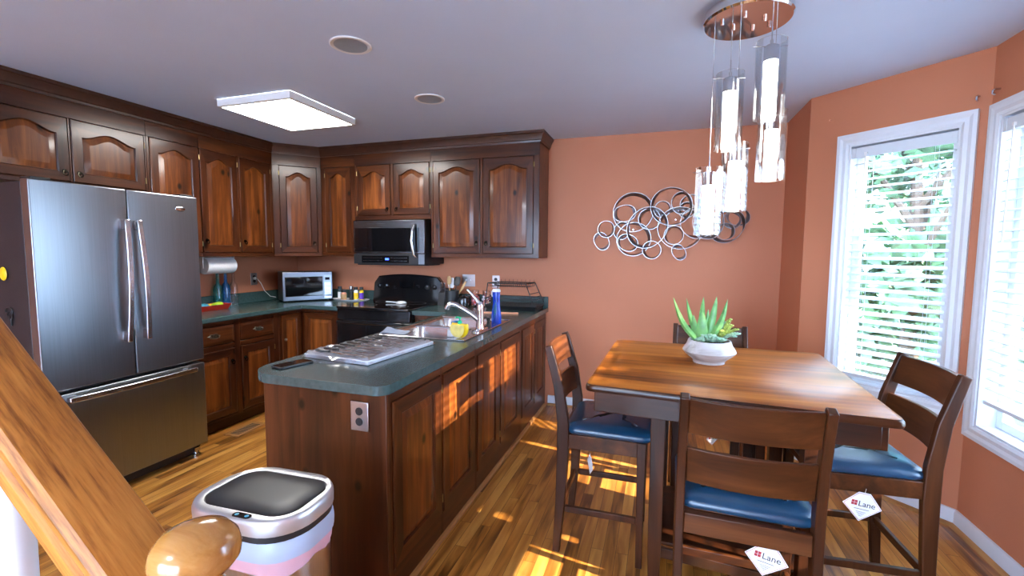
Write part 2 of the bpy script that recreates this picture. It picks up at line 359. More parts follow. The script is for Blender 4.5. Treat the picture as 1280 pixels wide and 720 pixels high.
# baseboards with oak shoe
bp = [(0, 0), (.015, 0), (.015, .075), (.009, .088), (0, .09)]
mb = MB(); sweep(mb, [(4.745, -7), tuple(B3), tuple(A3), tuple(B1), tuple(A1), (4.745, 0), (2.875, 0)], bp)
struct('baseboard_right', mb, M['trim'])
sh = [(.0155, 0), (.034, 0), (.032, .010), (.026, .016), (.0155, .019)]
mb = MB(); sweep(mb, [(4.745, -7), tuple(B3), tuple(A3), tuple(B1), tuple(A1), (4.745, 0), (2.875, 0)], sh)
struct('trim_1', mb, M['oakthr'])
# windows: frame, casing, sash, glass in local wall coordinates
def window(idx, p, q, a, b, z0, z1, mid=False):
    p, q = Vector(p), Vector(q); d = q-p; ang = math.atan2(d.y, d.x)
    root = bpy.data.objects.new('window_%d' % idx, None); COL.objects.link(root); root.location = (p.x, p.y, 0); root.rotation_euler.z = ang; root['kind'] = 'structure'
    c = .062; mb = MB()
    def ring(x0, x1, za, zb, y): return [Vector((x0, y, za)), Vector((x1, y, za)), Vector((x1, y, zb)), Vector((x0, y, zb))]
    rs = []
    for o, y in ((.0, .004), (0, -.012), (.012, -.018), (.03, -.016), (.045, -.022), (c, -.022), (c, -.001)):
        rs.append(ring(a-o, b+o, z0-o, z1+o, y))
    mb.loft(rs, 0, False); mb.build('window_casing', M['trim'], root, smooth=20)
    mb = MB(); t = .012
    mb.box(a, a+t, -.005, .12, z0, z1); mb.box(b-t, b, -.005, .12, z0, z1); mb.box(a+t, b-t, -.005, .12, z0, z0+t); mb.box(a+t, b-t, -.005, .12, z1-t, z1)
    mb.build('jamb', M['trim'], root)
    mb = MB(); xs = [(a+t, b-t)] if not mid else [(a+t, (a+b)/2-.012), ((a+b)/2+.012, b-t)]
    if mid: mb.box((a+b)/2-.012, (a+b)/2+.012, .055, .12, z0+t, z1-t)
    g = MB()
    for x0, x1 in xs:
        w = .042
        for (u0, u1, v0, v1) in ((x0, x0+w, z0+t, z1-t), (x1-w, x1, z0+t, z1-t), (x0+w, x1-w, z0+t, z0+t+w), (x0+w, x1-w, z1-t-w, z1-t)):
            mb.box(u0, u1, .07, .105, v0, v1)
        g.box(x0+w, x1-w, .085, .089, z0+t+w, z1-t-w)
    mb.build('sash', M['trim'], root, bevel=.003); g.build('pane', M['pglass'], root)
    return root
window(1, A1, B1, *WA, WZ0+.03, WZ1)
window(2, B1, A3, *W3, WZ0-.03, WZ1, mid=True)
window(3, (4.745, -7), (0, -7), .5, 4.1, .25, 2.2, mid=True)  # unseen rear window, added and widened to let in fill daylight
def blind(p, q, a, b, z0, z1, label, tilt):
    p, q = Vector(p), Vector(q); d = q-p; ang = math.atan2(d.y, d.x)
    root = thing('window_blind', label, 'blind', (p.x, p.y, 0), ang, 'white slatted blinds in the bay')
    a += .016; b -= .016; yc = .034
    MB().box(a, b, yc-.026, yc+.026, z1-.06, z1-.012).build('headrail', M['blind'], root, bevel=.003)
    MB().box(a-.002, b+.002, yc-.034, yc-.028, z1-.072, z1-.012).box(a-.002, a+.02, yc-.037, yc-.034, z1-.072, z1-.012).box(b-.02, b+.002, yc-.037, yc-.034, z1-.072, z1-.012).build('valance', M['blind'], root, bevel=.002)
    mb = MB(); z = z1-.105; ct, st = math.cos(tilt), math.sin(tilt)
    while z > z0+.04:
        c = []
        for k in range(5):
            s_ = -.025+.0125*k; bow = .0025*(1-(s_/.025)**2)
            c.append((s_*ct-bow*st, s_*st+bow*ct))
        ring = [(y, zz+.0014) for y, zz in c]+[(y, zz-.0014) for y, zz in reversed(c)]
        mb.loft([[Vector((x, yc+y, z+zz)) for y, zz in ring] for x in (a+.004, b-.004)])
        z -= .0475
    mb.build('slats', M['blind'], root, smooth=60)
    MB().box(a+.004, b-.004, yc-.026, yc+.026, z0, z0+.02).build('bottom_rail', M['blind'], root, bevel=.004)
    mb = MB()
    n = 2 if b-a < .8 else 4
    for i in range(n):
        x = a+.09+(b-a-.18)*i/(n-1)
        for yy in (yc-.024, yc+.024): mb.tube([(x, yy, z0+.01), (x, yy, z1-.06)], .0009, 5)
    mb.build('ladder_cords', M['blind'], root)
    MB().tube([(a+.075, yc-.04, z1-.055), (a+.07, yc-.043, z1-.59)], .0042, 8).box(a+.068, a+.082, yc-.045, yc-.03, z1-.06, z1-.045).build('tilt_wand', M['white'], root)
    return root
blind(A1, B1, *WA, .672, WZ1-.012, 'white slatted blind in the narrow angled window behind the table', math.radians(19))
blind(B1, A3, *W3, .695, WZ1-.012, 'white slatted blind in the wide window at the right edge of the room', math.radians(17))
# little catch on the sill of the narrow window
a_ = (B1-A1).normalized(); nrm = Vector((-a_.y, a_.x))

# ================================================================ CABINETS
def arch(u): return (.5*(1+math.cos(PI*min(1, abs(u)/.92))))**.85
def door_mesh(w, h, x0, z0, yf, th=.02, st=.055, arched=True, rise=.045, field=.034, rev=.008):
    """panel door with front face at local y = yf (towards -y), lower left corner x0,z0"""
    mb = MB(); rl = st; N = 14
    rise = min(rise, .16*(w-2*st)+.01) if arched else 0
    ow = w-2*st; cx = x0+w/2
    zt = z0+h-rl-rise if arched else z0+h-rl
    def ring(d, y):
        hw = ow/2-d; pts = [(cx-hw, y, z0+rl+d), (cx+hw, y, z0+rl+d)]
        for k in range(N+1):
            u = 1-2*k/N; pts.append((cx+hw*u, y, zt-d+rise*arch(u)))
        return [Vector(p) for p in pts]
    def outer(y, e=0):
        pts = [(x0+e, y, z0+e), (x0+w-e, y, z0+e)]
        for k in range(N+1):
            u = 1-2*k/N; pts.append((cx+(w/2-e)*u, y, z0+h-e))
        return [Vector(p) for p in pts]
    n = N+3
    def strip(r0, r1, mi_fn):
        b = len(mb.v); mb.v += r0+r1
        for i in range(n):
            j = (i+1) % n; mb.f.append((b+i, b+j, b+n+j, b+n+i)); mb.m.append(mi_fn(i))
    hz = lambda i: 1 if (i == 0 or 2 <= i < n-1) else 0
    strip(outer(yf+th), outer(yf+.004), lambda i: 0)
    strip(outer(yf+.004), outer(yf, .004), lambda i: 0)
    strip(outer(yf, .004), ring(0, yf), hz)
    strip(ring(0, yf), ring(.005, yf+.006), lambda i: 0)
    strip(ring(.005, yf+.006), ring(.007, yf+.011), lambda i: 0)
    strip(ring(.007, yf+.011), ring(.007+field, yf+.002), lambda i: 2)
    r = ring(.007+field, yf+.002); b = len(mb.v); mb.v += r; mb.f.append(tuple(range(b, b+n))); mb.m.append(2)
    return mb
def ring_pull(parent, x, z, yf):
    mb = MB()
    mb.tube([(x, yf, z), (x, yf-.004, z)], [.013, .011], 12)
    mb.tube([(x, yf-.004, z+.002), (x, yf-.014, z+.002)], [.005, .006], 8)
    mb.tube([(x+.013*math.sin(t), yf-.012-.003*math.cos(t), z-.011-.015*math.cos(t)) for t in [2*PI*k/14 for k in range(14)]], .0032, 6, closed=True)
    return mb.build('ring_pull', M['brass'], parent)
def hinges(parent, x, zs, yf):
    for z in zs:
        mb = MB(); mb.box(x-.009, x+.009, yf-.0025, yf+.001, z-.021, z+.021); mb.tube([(x, yf-.004, z-.020), (x, yf-.004, z+.020)], .003, 8)
        mb.build('hinge', M['hinge'], parent)
def add_door(root, x0, x1, z0, z1, yf, pull=None, hinge=None, arched=True, pz=None, mats=None, rise=.045, st=.055):
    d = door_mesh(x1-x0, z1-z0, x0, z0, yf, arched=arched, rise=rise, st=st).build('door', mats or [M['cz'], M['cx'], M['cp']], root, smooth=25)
    if pull: ring_pull(d, x0+.03 if pull == 'l' else x1-.03, pz if pz is not None else z0+.10, yf)
    if hinge:
        hx = x0-.006 if hinge == 'l' else x1+.006; hinges(d, hx, (z0+.07, z1-.07), yf+.010)
    return d
ZT = 2.362
def wall_cabinet(loc, rotz, w, z0, doors, label, depth=.32, grp='dark wood wall cabinets', floorx=True, z1=ZT, sidel=True):
    root = thing('wall_cabinet', label, 'cabinet', loc, rotz, grp)
    mb = MB(); mb.box(.001, w-.001, -depth+.02, -.002, z0, z1); mb.build('body', M['cz'], root)
    # face frame
    ff = MB(); xs = [0]+[e for dd in doors for e in (dd[0], dd[1])]+[w]; g = -.004
    za, zb = min(dd[2] for dd in doors), max(dd[3] for dd in doors)
    ff.box(.001, w-.001, -depth, -depth+.02, zb-g, z1, 1); ff.box(.001, w-.001, -depth, -depth+.02, z0, za+g, 1)
    for i in range(0, len(xs), 2): ff.box(max(.001, xs[i]-g*(i > 0)), min(w-.001, xs[i+1]+g*(i < len(xs)-2)), -depth, -depth+.02, za+g, zb-g, 0)
    ff.build('face_frame', [M['cz'], M['cx']], root, bevel=.0012, seg=1)
    for (x0, x1, a, b, pull, hinge) in doors: add_door(root, x0, x1, a, b, -depth-.006, pull, hinge, pz=a+(.06 if b-a < .5 else .10))
    return root
LR = PI/2
DT = 2.233
wall_cabinet((0, -2.64, 0), LR, .905, 1.815, [(.045, .448, 1.846, DT, 'r', None), (.465, .888, 1.846, DT, 'l', 'r')], 'pair of short arched cabinets above the steel refrigerator')
wall_cabinet((0, -1.735, 0), LR, .393, 1.372, [(.022, .388, 1.406, DT, None, 'r')], 'tall narrow single door cabinet just right of the refrigerator top')
wall_cabinet((0, -1.342, 0), LR, .719, 1.372, [(.004, .340, 1.406, DT, 'l', 'r'), (.361, .690, 1.406, DT, 'l', 'r')], 'two door cabinet above the paper towel roll')
# corner cabinet: pentagon body with a diagonal face
root = thing('wall_cabinet', 'diagonal single door cabinet in the corner above the countertop microwave', 'cabinet', (.3335+.1, -.5095-.1, 0), PI/4, 'dark wood wall cabinets')
R_ = Matrix.Translation(root.location) @ Matrix.Rotation(PI/4, 4, 'Z'); Ri = R_.inverted()
mb = MB(); mb.prism([(.002, -.002), (.002, -.622), (.290, -.622), (.622, -.290), (.622, -.002)], 1.372, ZT); mb.xf(Ri); mb.build('body', M['cz'], root)
ctr = Ri @ Vector((.4715, -.4715, 0)); yf = ctr.y; cxx = ctr.x; hw = .2125
ff = MB(); g = -.004
ff.box(cxx-hw+.002, cxx+hw-.002, yf-.002, yf+.02, DT-g, ZT, 1); ff.box(cxx-hw+.002, cxx+hw-.002, yf-.002, yf+.02, 1.372, 1.406+g, 1)
ff.box(cxx-hw+.002, cxx-.155+g, yf-.002, yf+.02, 1.406+g, DT-g); ff.box(cxx+.172-g, cxx+hw-.002, yf-.002, yf+.02, 1.406+g, DT-g)
ff.build('face_frame', [M['cz'], M['cx']], root, bevel=.0012, seg=1)
add_door(root, cxx-.155, cxx+.172, 1.406, DT, yf-.008, 'r', 'l')
wall_cabinet((.623, 0, 0), 0, .395, 1.372, [(.05, .345, 1.412, DT, None, 'l')], 'narrow single door cabinet left of the hanging microwave')
wall_cabinet((1.018, 0, 0), 0, .817, 1.722, [(.028, .392, 1.765, DT, 'r', 'l'), (.430, .802, 1.765, DT, 'l', 'r')], 'short two door cabinet directly above the hanging microwave')
wall_cabinet((1.835, 0, 0), 0, 1.02, 1.372, [(.025, .479, 1.409, DT, 'r', 'l'), (.511, .966, 1.409, DT, 'l', 'r')], 'wide two door cabinet at the end above the dish rack')
mb = MB(); sweep(mb, [(2.855, -.002), (2.855, -.32), (.623, -.32), (.32, -.623), (.32, -2.64)],
      [(.001, ZT-.020), (.010, ZT-.020), (.012, ZT-.006), (.018, ZT), (.024, ZT+.020), (.036, ZT+.044), (.044, ZT+.050), (.044, H-.001), (-.03, H-.001), (-.03, ZT+.001), (.001, ZT+.001)])
o = mb.build('crown_molding', M['crown'], smooth=25); tag(o, 'dark stained stepped crown molding running along the ceiling above the wall cabinets', 'molding')

# ---- base cabinets on the left wall (local frame: front towards -y)
ZC = .876
def base_box(root, x0, x1, depth, z0=.10, toe=.06, mats=None):
    MB().box(x0+.001, x1-.001, -depth+.02, -.002, z0, ZC-.001).build('body', M['cz'], root)
    MB().box(x0+.001, x1-.001, -depth+toe, -.004, 0.001, z0).build('toe_kick', M['cx'], root)
def drawer(root, x0, x1, z0, z1, yf):
    mb = MB(); th = .02; e = .022
    r = lambda d, y: [Vector((x0+d, y, z0+d)), Vector((x1-d, y, z0+d)), Vector((x1-d, y, z1-d)), Vector((x0+d, y, z1-d))]
    mb.loft([r(0, yf+th), r(0, yf+.006), r(.004, yf+.004), r(e, yf)], 0)
    d = mb.build('drawer', M['cx'], root, smooth=10)
    cx, cz = (x0+x1)/2, (z0+z1)/2; p = MB()
    pts = []
    N = 24
    for k in range(N):
        t = 2*PI*k/N; rr_ = 1+.18*math.cos(6*t); pts.append((cx+.048*rr_*math.cos(t), cz+.016*rr_*math.sin(t)))
    p.loft([[Vector((x, yf-.0003, z)) for x, z in pts], [Vector((cx+(x-cx)*.9, yf-.004, cz+(z-cz)*.9)) for x, z in pts]])
    p.tube([(cx-.036, yf-.003, cz), (cx-.036, yf-.016, cz-.002), (cx-.028, yf-.02, cz-.012), (cx, yf-.022, cz-.016), (cx+.028, yf-.02, cz-.012), (cx+.036, yf-.016, cz-.002), (cx+.036, yf-.003, cz)], .0035, 8)
    p.build('bail_pull', M['pewter'], d)
root = thing('base_cabinet', 'base cabinet with two drawers over two doors beside the refrigerator', 'cabinet', (0, -1.735, 0), LR, 'dark wood base cabinets')
w = .84; base_box(root, 0, w, .61)
ff = MB()
for a, b in ((0, .03), (.395, .449), (.786, w)): ff.box(a+.001, b-.001, -.61, -.59, .10, ZC-.001, 0)
for a, b in ((.10, .115), (.655, .69), (.845, ZC-.001)):
    for u, v in ((.03, .395), (.449, .786)): ff.box(u, v, -.61, -.59, a, b, 1)
ff.build('face_frame', [M['cz'], M['cx']], root, bevel=.001, seg=1)
for u, v, pl, hg in ((.036, .392, 'r', 'l'), (.452, .782, 'l', 'r')):
    drawer(root, u, v, .70, .838, -.618)
    add_door(root, u, v, .122, .648, -.620, pl, hg, arched=False, pz=.55)
root = thing('base_cabinet', 'inside corner base cabinet with two narrow doors meeting left of the range', 'cabinet', (0, 0, 0), 0, 'dark wood base cabinets')
MB().prism([(.002, -.002), (.002, -.892), (.59, -.892), (.59, -.59), (1.04, -.59), (1.04, -.002)], .10, ZC-.001).build('body', M['cz'], root)
MB().prism([(.004, -.004), (.004, -.892), (.55, -.892), (.55, -.55), (1.04, -.55), (1.04, -.004)], .001, .10).build('toe_kick', M['cx'], root)
ff = MB(); ff.box(.59, .61, -.893, -.865, .10, ZC-.001).box(.59, .61, -.865, -.61, .85, ZC-.001).box(.59, .61, -.865, -.61, .10, .13)
ff.box(1.01, 1.04, -.61, -.59, .10, ZC-.001).box(.61, 1.01, -.61, -.59, .85, ZC-.001).box(.61, 1.01, -.61, -.59, .10, .13)
ff.build('face_frame', M['cz'], root, bevel=.001, seg=1)
dm = door_mesh(.222, .708, 0, .136, 0, arched=False, st=.045, field=.026); dm.xf(Matrix.Translation((.618, -.858, 0)) @ Matrix.Rotation(LR, 4, 'Z'))
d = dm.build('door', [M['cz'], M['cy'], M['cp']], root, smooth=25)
mb = MB(); sphere(mb, (.635, -.838, .62), .013); mb.build('knob', M['pewter'], d)
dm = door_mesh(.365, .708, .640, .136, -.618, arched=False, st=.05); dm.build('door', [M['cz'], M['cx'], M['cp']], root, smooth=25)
# small cabinet right of the range (its front is hidden by the peninsula)
root = thing('base_cabinet', 'plain base cabinet filling the inside corner right of the range', 'cabinet', (0, 0, 0), 0, 'dark wood base cabinets')
MB().box(1.82, 2.235, -.60, -.002, .10, ZC-.001).build('body', M['cz'], root); MB().box(1.82, 2.20, -.55, -.004, .001, .10).build('toe_kick', M['cx'], root)
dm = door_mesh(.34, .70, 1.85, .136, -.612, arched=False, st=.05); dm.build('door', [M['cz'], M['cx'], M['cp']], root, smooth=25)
# ---- peninsula: three units with two back panels each, facing the table
PX = 2.845
pens = [(-2.60, -1.69, [(-2.553, -2.138), (-2.112, -1.712)], 'first peninsula cabinet, nearest the bin, with the outlet on its knotty end'),
        (-1.69, -.80, [(-1.672, -1.300), (-1.262, -.834)], 'middle peninsula cabinet facing the table below the sink'),
        (-.80, -.602, [(-.790, -.612)], 'x')]
pens = [(-2.60, -1.69, [(-2.553, -2.138), (-2.112, -1.712)], 'nearest peninsula cabinet with two tall back panels and a knotty end beside the bin'),
        (-1.69, -.80, [(-1.672, -1.300), (-1.262, -.834)], 'middle peninsula cabinet with two sunlit back panels below the sink'),
        (-.80, -.003, [(-.766, -.420), (-.392, -.045)], 'last peninsula cabinet with two narrow back panels against the back wall')]
for k, (y0, y1, ds, lab) in enumerate(pens):
    root = thing('peninsula_cabinet', lab, 'cabinet', (2.245, y0, 0), LR, 'peninsula cabinets')
    w = y1-y0; dp = PX-2.245
    x_in = -.002 if k < 2 else -.002
    lim = w if k < 2 else .195
    mb = MB(); mb.box(.003 if k else .018, w-.052, -dp+.02, (-.002 if k < 2 else -.585) if k < 2 else -.58, .09 if k < 2 else .0, ZC-.001)
    if k == 1: # leave room for the sink bowls
        mb = MB(); mb.box(.003, w-.001, -dp+.02, -.002, .09, .68)
        mb.box(.003, w-.001, -dp+.02, -dp+.055, .68, ZC-.001).box(.003, w-.001, -.02, -.002, .68, ZC-.001)
    if k == 2:
        mb = MB(); mb.box(.003, .19, -dp+.02, -.002, .09, .68).box(.003, .19, -dp+.02, -dp+.055, .68, ZC-.001).box(.003, .19, -.02, -.002, .68, ZC-.001).box(.19, w-.001, -dp+.003, -dp+.02, .001, ZC-.001)
    mb.build('body', M['cz'], root)
    MB().box(.003 if k else .018, (w-.001) if k < 2 else .19, -dp+.01, -.06, .001, .09).build('plinth', M['cz'], root)
    ff = MB(); xs = [0]+[e-y0 for dd in ds for e in dd]+[w]
    for i in range(0, len(xs), 2): ff.box(max(xs[i]+.004*(i > 0), .002 if k or i else .018), min(xs[i+1]-.004*(i < len(xs)-2), w-.0005), -dp, -dp+.018, .001, ZC-.001, 0)
    for a, b in ds: ff.box(a-y0-.004, b-y0+.004, -dp, -dp+.018, .830, ZC-.001, 1).box(a-y0-.004, b-y0+.004, -dp, -dp+.018, .001, .126, 1)
    ff.build('face_frame', [M['cz'], M['cx']], root, bevel=.001, seg=1)
    for n_, (a, b) in enumerate(ds):
        d = add_door(root, a-y0, b-y0,   .13, .826, -dp-.007, None, 'l' if n_ == 1 else None, arched=False, st=.062)
    if k == 0:
        MB().box(0.001, .017, -dp-.004, 0, .001, ZC-.001).build('end_panel', M['end'], root, bevel=.002)
mb = MB(); sweep(mb, [(PX, -2.60), (PX, -.035)][::-1], [(.0, .001), (.020, .001), (.019, .010), (.012, .017), (.0, .019)])
o = mb.build('trim_2', M['oakthr']); o['kind'] = 'structure'

# ---- countertops
def slab(mb, poly, e=.008):
    mb.prism(poly, .876, .914)
mb = MB(); slab(mb, [(.002, -.002), (.002, -1.735), (.637, -1.735), (.637, -.637), (1.044, -.637), (1.044, -.002)])
o = mb.build('countertop', M['green'], bevel=.007, seg=3); tag(o, 'dark green laminate countertop running from the refrigerator round the corner to the range', 'countertop', 'green laminate countertops')
MB().prism([(.003, -.003), (.003, -1.735), (.022, -1.735), (.022, -.022), (1.044, -.022), (1.044, -.003)], .914, 1.016).build('backsplash', M['green'], o, bevel=.004)
SX0, SX1, SY0, SY1 = 2.235, 2.79, -1.735, -.895
def arcpts(cx, cy, r, a0, a1, n=8): return [(cx+r*math.cos(a0+(a1-a0)*i/n), cy+r*math.sin(a0+(a1-a0)*i/n)) for i in range(n+1)]
outer = [(1.816, -.002), (1.816, -.637)]+arcpts(2.13, -.677, .04, PI/2, 0, 4)+[(2.17, SY1)]
# one polygon with the sink cut-out joined by a seam
rx0, rx1, ry0, ry1 = SX0+.015, SX1-.015, SY0+.015, SY1-.015
poly = [(1.816, -.002), (1.816, -.637)]+arcpts(2.13, -.677, .04, PI/2, 0, 4)+arcpts(2.17+.15, -2.641+.15, .15, PI, 1.5*PI, 10)+arcpts(2.869-.055, -2.641+.055, .055, 1.5*PI, 2*PI, 8)+[(2.869, -.002)]
import bmesh
def slab_with_hole(name, poly, hole, z0, z1, mat, bevel=.007):
    bm = bmesh.new()
    def loop(pts): 
        vs = [bm.verts.new((x, y, z1)) for x, y in pts]; return [bm.edges.new((vs[i], vs[(i+1) % len(vs)])) for i in range(len(vs))]
    es = loop(poly)+loop(hole); r = bmesh.ops.triangle_fill(bm, use_beauty=True, use_dissolve=False, edges=es)
    fs = [g_ for g_ in r['geom'] if isinstance(g_, bmesh.types.BMFace)]
    ex = bmesh.ops.extrude_face_region(bm, geom=fs); vs = [g_ for g_ in ex['geom'] if isinstance(g_, bmesh.types.BMVert)]
    bmesh.ops.translate(bm, verts=vs, vec=(0, 0, z0-z1)); bmesh.ops.recalc_face_normals(bm, faces=bm.faces)
    me = bpy.data.meshes.new(name); bm.to_mesh(me); bm.free(); me.materials.append(mat)
    o = bpy.data.objects.new(name, me); COL.objects.link(o); b = o.modifiers.new('bevel', 'BEVEL'); b.width = bevel; b.segments = 3; b.limit_method = 'ANGLE'; b.angle_limit = math.radians(50); return o
o = slab_with_hole('countertop', poly, [(rx0, ry0), (rx1, ry0), (rx1, ry1), (rx0, ry1)], .876, .914, M['green'])
for p in o.data.polygons: p.use_smooth = True
o.data.set_sharp_from_angle(angle=math.radians(30))
tag(o, 'dark green laminate peninsula countertop with rounded corners holding the sink', 'countertop', 'green laminate countertops')
MB().box(1.816, 2.869, -.022, -.003, .914, 1.016).build('backsplash', M['green'], o, bevel=.004)

# ---- sink and faucet
root = thing('kitchen_sink', 'double bowl stainless steel sink set in the peninsula countertop', 'sink', (SX0, SY0, .9145))
mb = MB(); L_, D_ = SX1-SX0, SY1-SY0
ox = .10
bowls = [(.025, L_-ox, .025, D_/2-.012), (.025, L_-ox, D_/2+.012, D_-.025)]
zt = .004
def flat(x0, x1, y0, y1): mb.box(x0, x1, y0, y1, 0, zt)
flat(0, .025, 0, D_); flat(L_-ox, L_, 0, D_); flat(.025, L_-ox, 0, .025); flat(.025, L_-ox, D_-.025, D_); flat(.025, L_-ox, D_/2-.012, D_/2+.012)
mb.tube([(0, 0, .0045), (L_, 0, .0045), (L_, D_, .0045), (0, D_, .0045)], .004, 8, closed=True)
mb.build('rim', M['sinkss'], root)
for (x0, x1, y0, y1) in bowls:
    cx, cy, w, h = (x0+x1)/2, (y0+y1)/2, x1-x0, y1-y0
    mb = MB(); rg = []
    for d, rad, z in ((0, .002, zt), (.004, .05, zt), (.008, .055, -.006), (.012, .06, -.12), (.03, .06, -.165), (.07, .05, -.175)):
        rg.append([Vector((x, y, z)) for x, y in rr(cx, cy, w-2*d, h-2*d, rad)])
    mb.loft(rg, 0, False); b = len(mb.v); mb.v += rg[-1]; mb.f.append(tuple(range(b, b+len(rg[-1])))); mb.m.append(0)
    mb.lathe([(.042, -.1745), (.04, -.172), (.03, -.1735), (.001, -.174)], (cx, cy, 0), 20)
    mb.build('bowl', M['sinkss'], root)
root = thing('kitchen_faucet', 'chrome single lever faucet arching over the steel sink', 'faucet', (2.745, -1.375, .9185))
mb = MB(); mb.loft([[Vector((x, y, z)) for x, y in rr(0, 0, .055*s_, .20*s_, .027*s_)] for s_, z in ((1, 0), (1, .006), (.85, .014))]); mb.build('base_plate', M['chrome'], root)
mb = MB(); mb.lathe([(.030, .010), (.027, .03), (.0235, .06), (.023, .13), (.024, .155), (.021, .175), (.010, .188), (.001, .19)], n=20); mb.build('column', M['chrome'], root)
mb = MB(); mb.tube([(-.01, 0, .07), (-.06, 0, .105), (-.115, -.004, .135), (-.165, -.006, .16), (-.195, -.008, .166), (-.222, -.01, .155), (-.234, -.01, .132)], [.021, .020, .018, .0165, .0165, .0175, .018], 14); mb.build('spout', M['chrome'], root)
mb = MB(); mb.tube([(0, 0, .165), (-.025, 0, .20), (-.055, -.004, .232), (-.085, -.008, .262)], [.017, .011, .008, .0075], 12); mb.build('lever', M['chrome'], root)
root = thing('soap_pump', 'small black built-in soap pump behind the faucet spout', 'soap dispenser', (2.735, -1.20, .9185))
mb = MB(); mb.lathe([(.018, 0), (.018, .006), (.012, .012), (.010, .035), (.014, .04), (.014, .055), (.004, .06)], n=16); mb.tube([(0, 0, .05), (-.02, 0, .056), (-.05, 0, .05)], .005, 8); mb.build('pump', M['blackm'], root)
root = thing('sink_caddy', 'white plastic caddy standing at the end of the near sink bowl', 'caddy', (2.668, -1.60, .9195), 0)
mb = MB(); mb.box(-.02, .02, -.055, .055, 0, .003).box(-.02, -.017, -.055, .055, 0, .045).box(.017, .02, -.055, .055, 0, .05).box(-.02, .02, -.055, -.052, 0, .04).box(-.02, .02, .052, .055, 0, .055); mb.build('basket', M['white'], root, bevel=.001)
o = MB().box(-.014, .014, -.02, .05, .004, .085).build('sponge', M['sponge'], bevel=.006, loc=(2.668, -1.60, .9195)); tag(o, 'dark blue sponge standing in the white sink caddy', 'sponge')

# lemon shaped soap dispenser
root = thing('soap_dispenser', 'yellow lemon wedge soap dispenser with green pump by the sink', 'soap dispenser', (2.735, -1.665, .919), math.radians(-14))
mb = MB(); N = 20; rg = []
R0 = .062
for i in range(11):
    a = -PI/2+PI*i/10; y = .026*math.sin(a); rad = R0*math.sqrt(max(.02, 1-(y/.030)**2))
    rg.append([Vector((rad*math.cos(.45-(PI+.9)*k/N), y, R0+rad*math.sin(.45-(PI+.9)*k/N)-.012*(1-abs(math.cos(.45-(PI+.9)*k/N)))*(k in (0, N)))) for k in range(N+1)])
mb.loft(rg, 0); mb.build('lemon_body', M['yellow'], root)
mb = MB(); mb.loft([[Vector((s_*(R0-.01)*math.cos(.4-(PI+.8)*k/N), -.0265-.001*s_, R0-.002+s_*(R0-.010)*math.sin(.4-(PI+.8)*k/N))) for k in range(N+1)] for s_ in (1, .95)]); mb.build('lemon_flesh', M['lemonflesh'], root)
mb = MB(); mb.lathe([(.022, 0), (.024, .012), (.014, .020), (.012, .026)], (0, 0, R0-.002), 16); mb.build('clear_neck', M['cglass'], root)
mb = MB(); mb.lathe([(.013, 0), (.014, .016), (.005, .02), (.005, .032), (.010, .034), (.010, .040), (.001, .041)], (0, 0, R0+.022), 14); mb.tube([(0, 0, R0+.059), (-.018, 0, R0+.061), (-.03, 0, R0+.055)], .0045, 8); mb.build('pump', M['grn'], root)
root = thing('dish_soap_bottle', 'tall blue dish soap bottle with white cap behind the faucet', 'bottle', (2.735, -1.04, .915))
mb = MB(); mb.lathe([(.033, 0), (.037, .006), (.037, .05), (.033, .09), (.027, .13), (.025, .17), (.028, .21), (.027, .225), (.012, .23)], n=20, sy=.75); mb.build('bottle_body', M['bluebot'], root)
mb = MB(); mb.lathe([(.030, .226), (.031, .236), (.026, .246), (.004, .249)], n=18, sy=.75); mb.tube([(-.024, 0, .236), (-.034, 0, .226), (-.036, 0, .205), (-.03, 0, .19)], .005, 8); mb.build('cap', M['white'], root)
mb = MB(); 
for k in range(5): mb.tube([(.0375*math.cos(a0), .0375*.75*math.sin(a0), z) for a0, z in [(-1.9+.1*k+.22*math.sin(j*.7), .03+.016*j+.012*k) for j in range(6)]], .0016, 5)
mb.build('label_waves', M['teal'], root)

# ================================================================ APPLIANCES
# refrigerator: faces +x ; local frame front = -y, x = world y
FY0, FW = -2.655, .868
root = thing('refrigerator', 'stainless french door refrigerator with bottom freezer drawer', 'refrigerator', (0, FY0, 0), LR)
MB().box(.004, FW-.004, -.785, -.05, .045, 1.765).build('body', M['fside'], root, bevel=.004)
def panelbox(x0, x1, z0, z1, y0, y1, bow=.006):
    mb = MB(); rg = []
    xs = [x0+(x1-x0)*k/10 for k in range(11)]
    front = [(x, y0-bow*(1-((x-(x0+x1)/2)/((x1-x0)/2))**2)) for x in xs]; pl = [(x1, y1)]+[(x0, y1)]
    poly = front+pl
    return mb.prism(poly, z0, z1)
d = panelbox(.0, .437, .676, 1.776, -.855, -.792).build('door', M['ss'], root, bevel=.006, seg=3)
def vhandle(dp, x, lean):
    mb = MB(); pts = []; 
    for k in range(13):
        t = k/12; pts.append((x+lean*(.5-t)*.02, -.893-.022*math.sin(PI*t), .885+.715*t))
    mb.bar(pts, .028, .017, (1, 0, 0))
    mb.box(x-.012+lean*.01, x+.012+lean*.01, -.895, -.856, .89, .945).box(x-.012-lean*.01, x+.012-lean*.01, -.895, -.856, 1.54, 1.595)
    mb.build('handle', M['ssx'], dp, bevel=.004)
vhandle(d, .400, -1)
d = panelbox(.443, FW, .676, 1.776, -.855, -.792).build('door', M['ss'], root, bevel=.006, seg=3)
vhandle(d, .486, 1)
mb = MB(); mb.lathe([(.034, 0), (.034, .003), (.028, .0045), (.001, .005)], n=28, sy=.42); mb.xf(Matrix.Translation((FW-.12, -.8572, 1.690)) @ Matrix.Rotation(PI/2, 4, 'X')); mb.build('oval_badge', M['chrome'], d)
d = panelbox(0, FW, .085, .655, -.855, -.792).build('freezer_drawer', M['ss'], root, bevel=.006, seg=3)
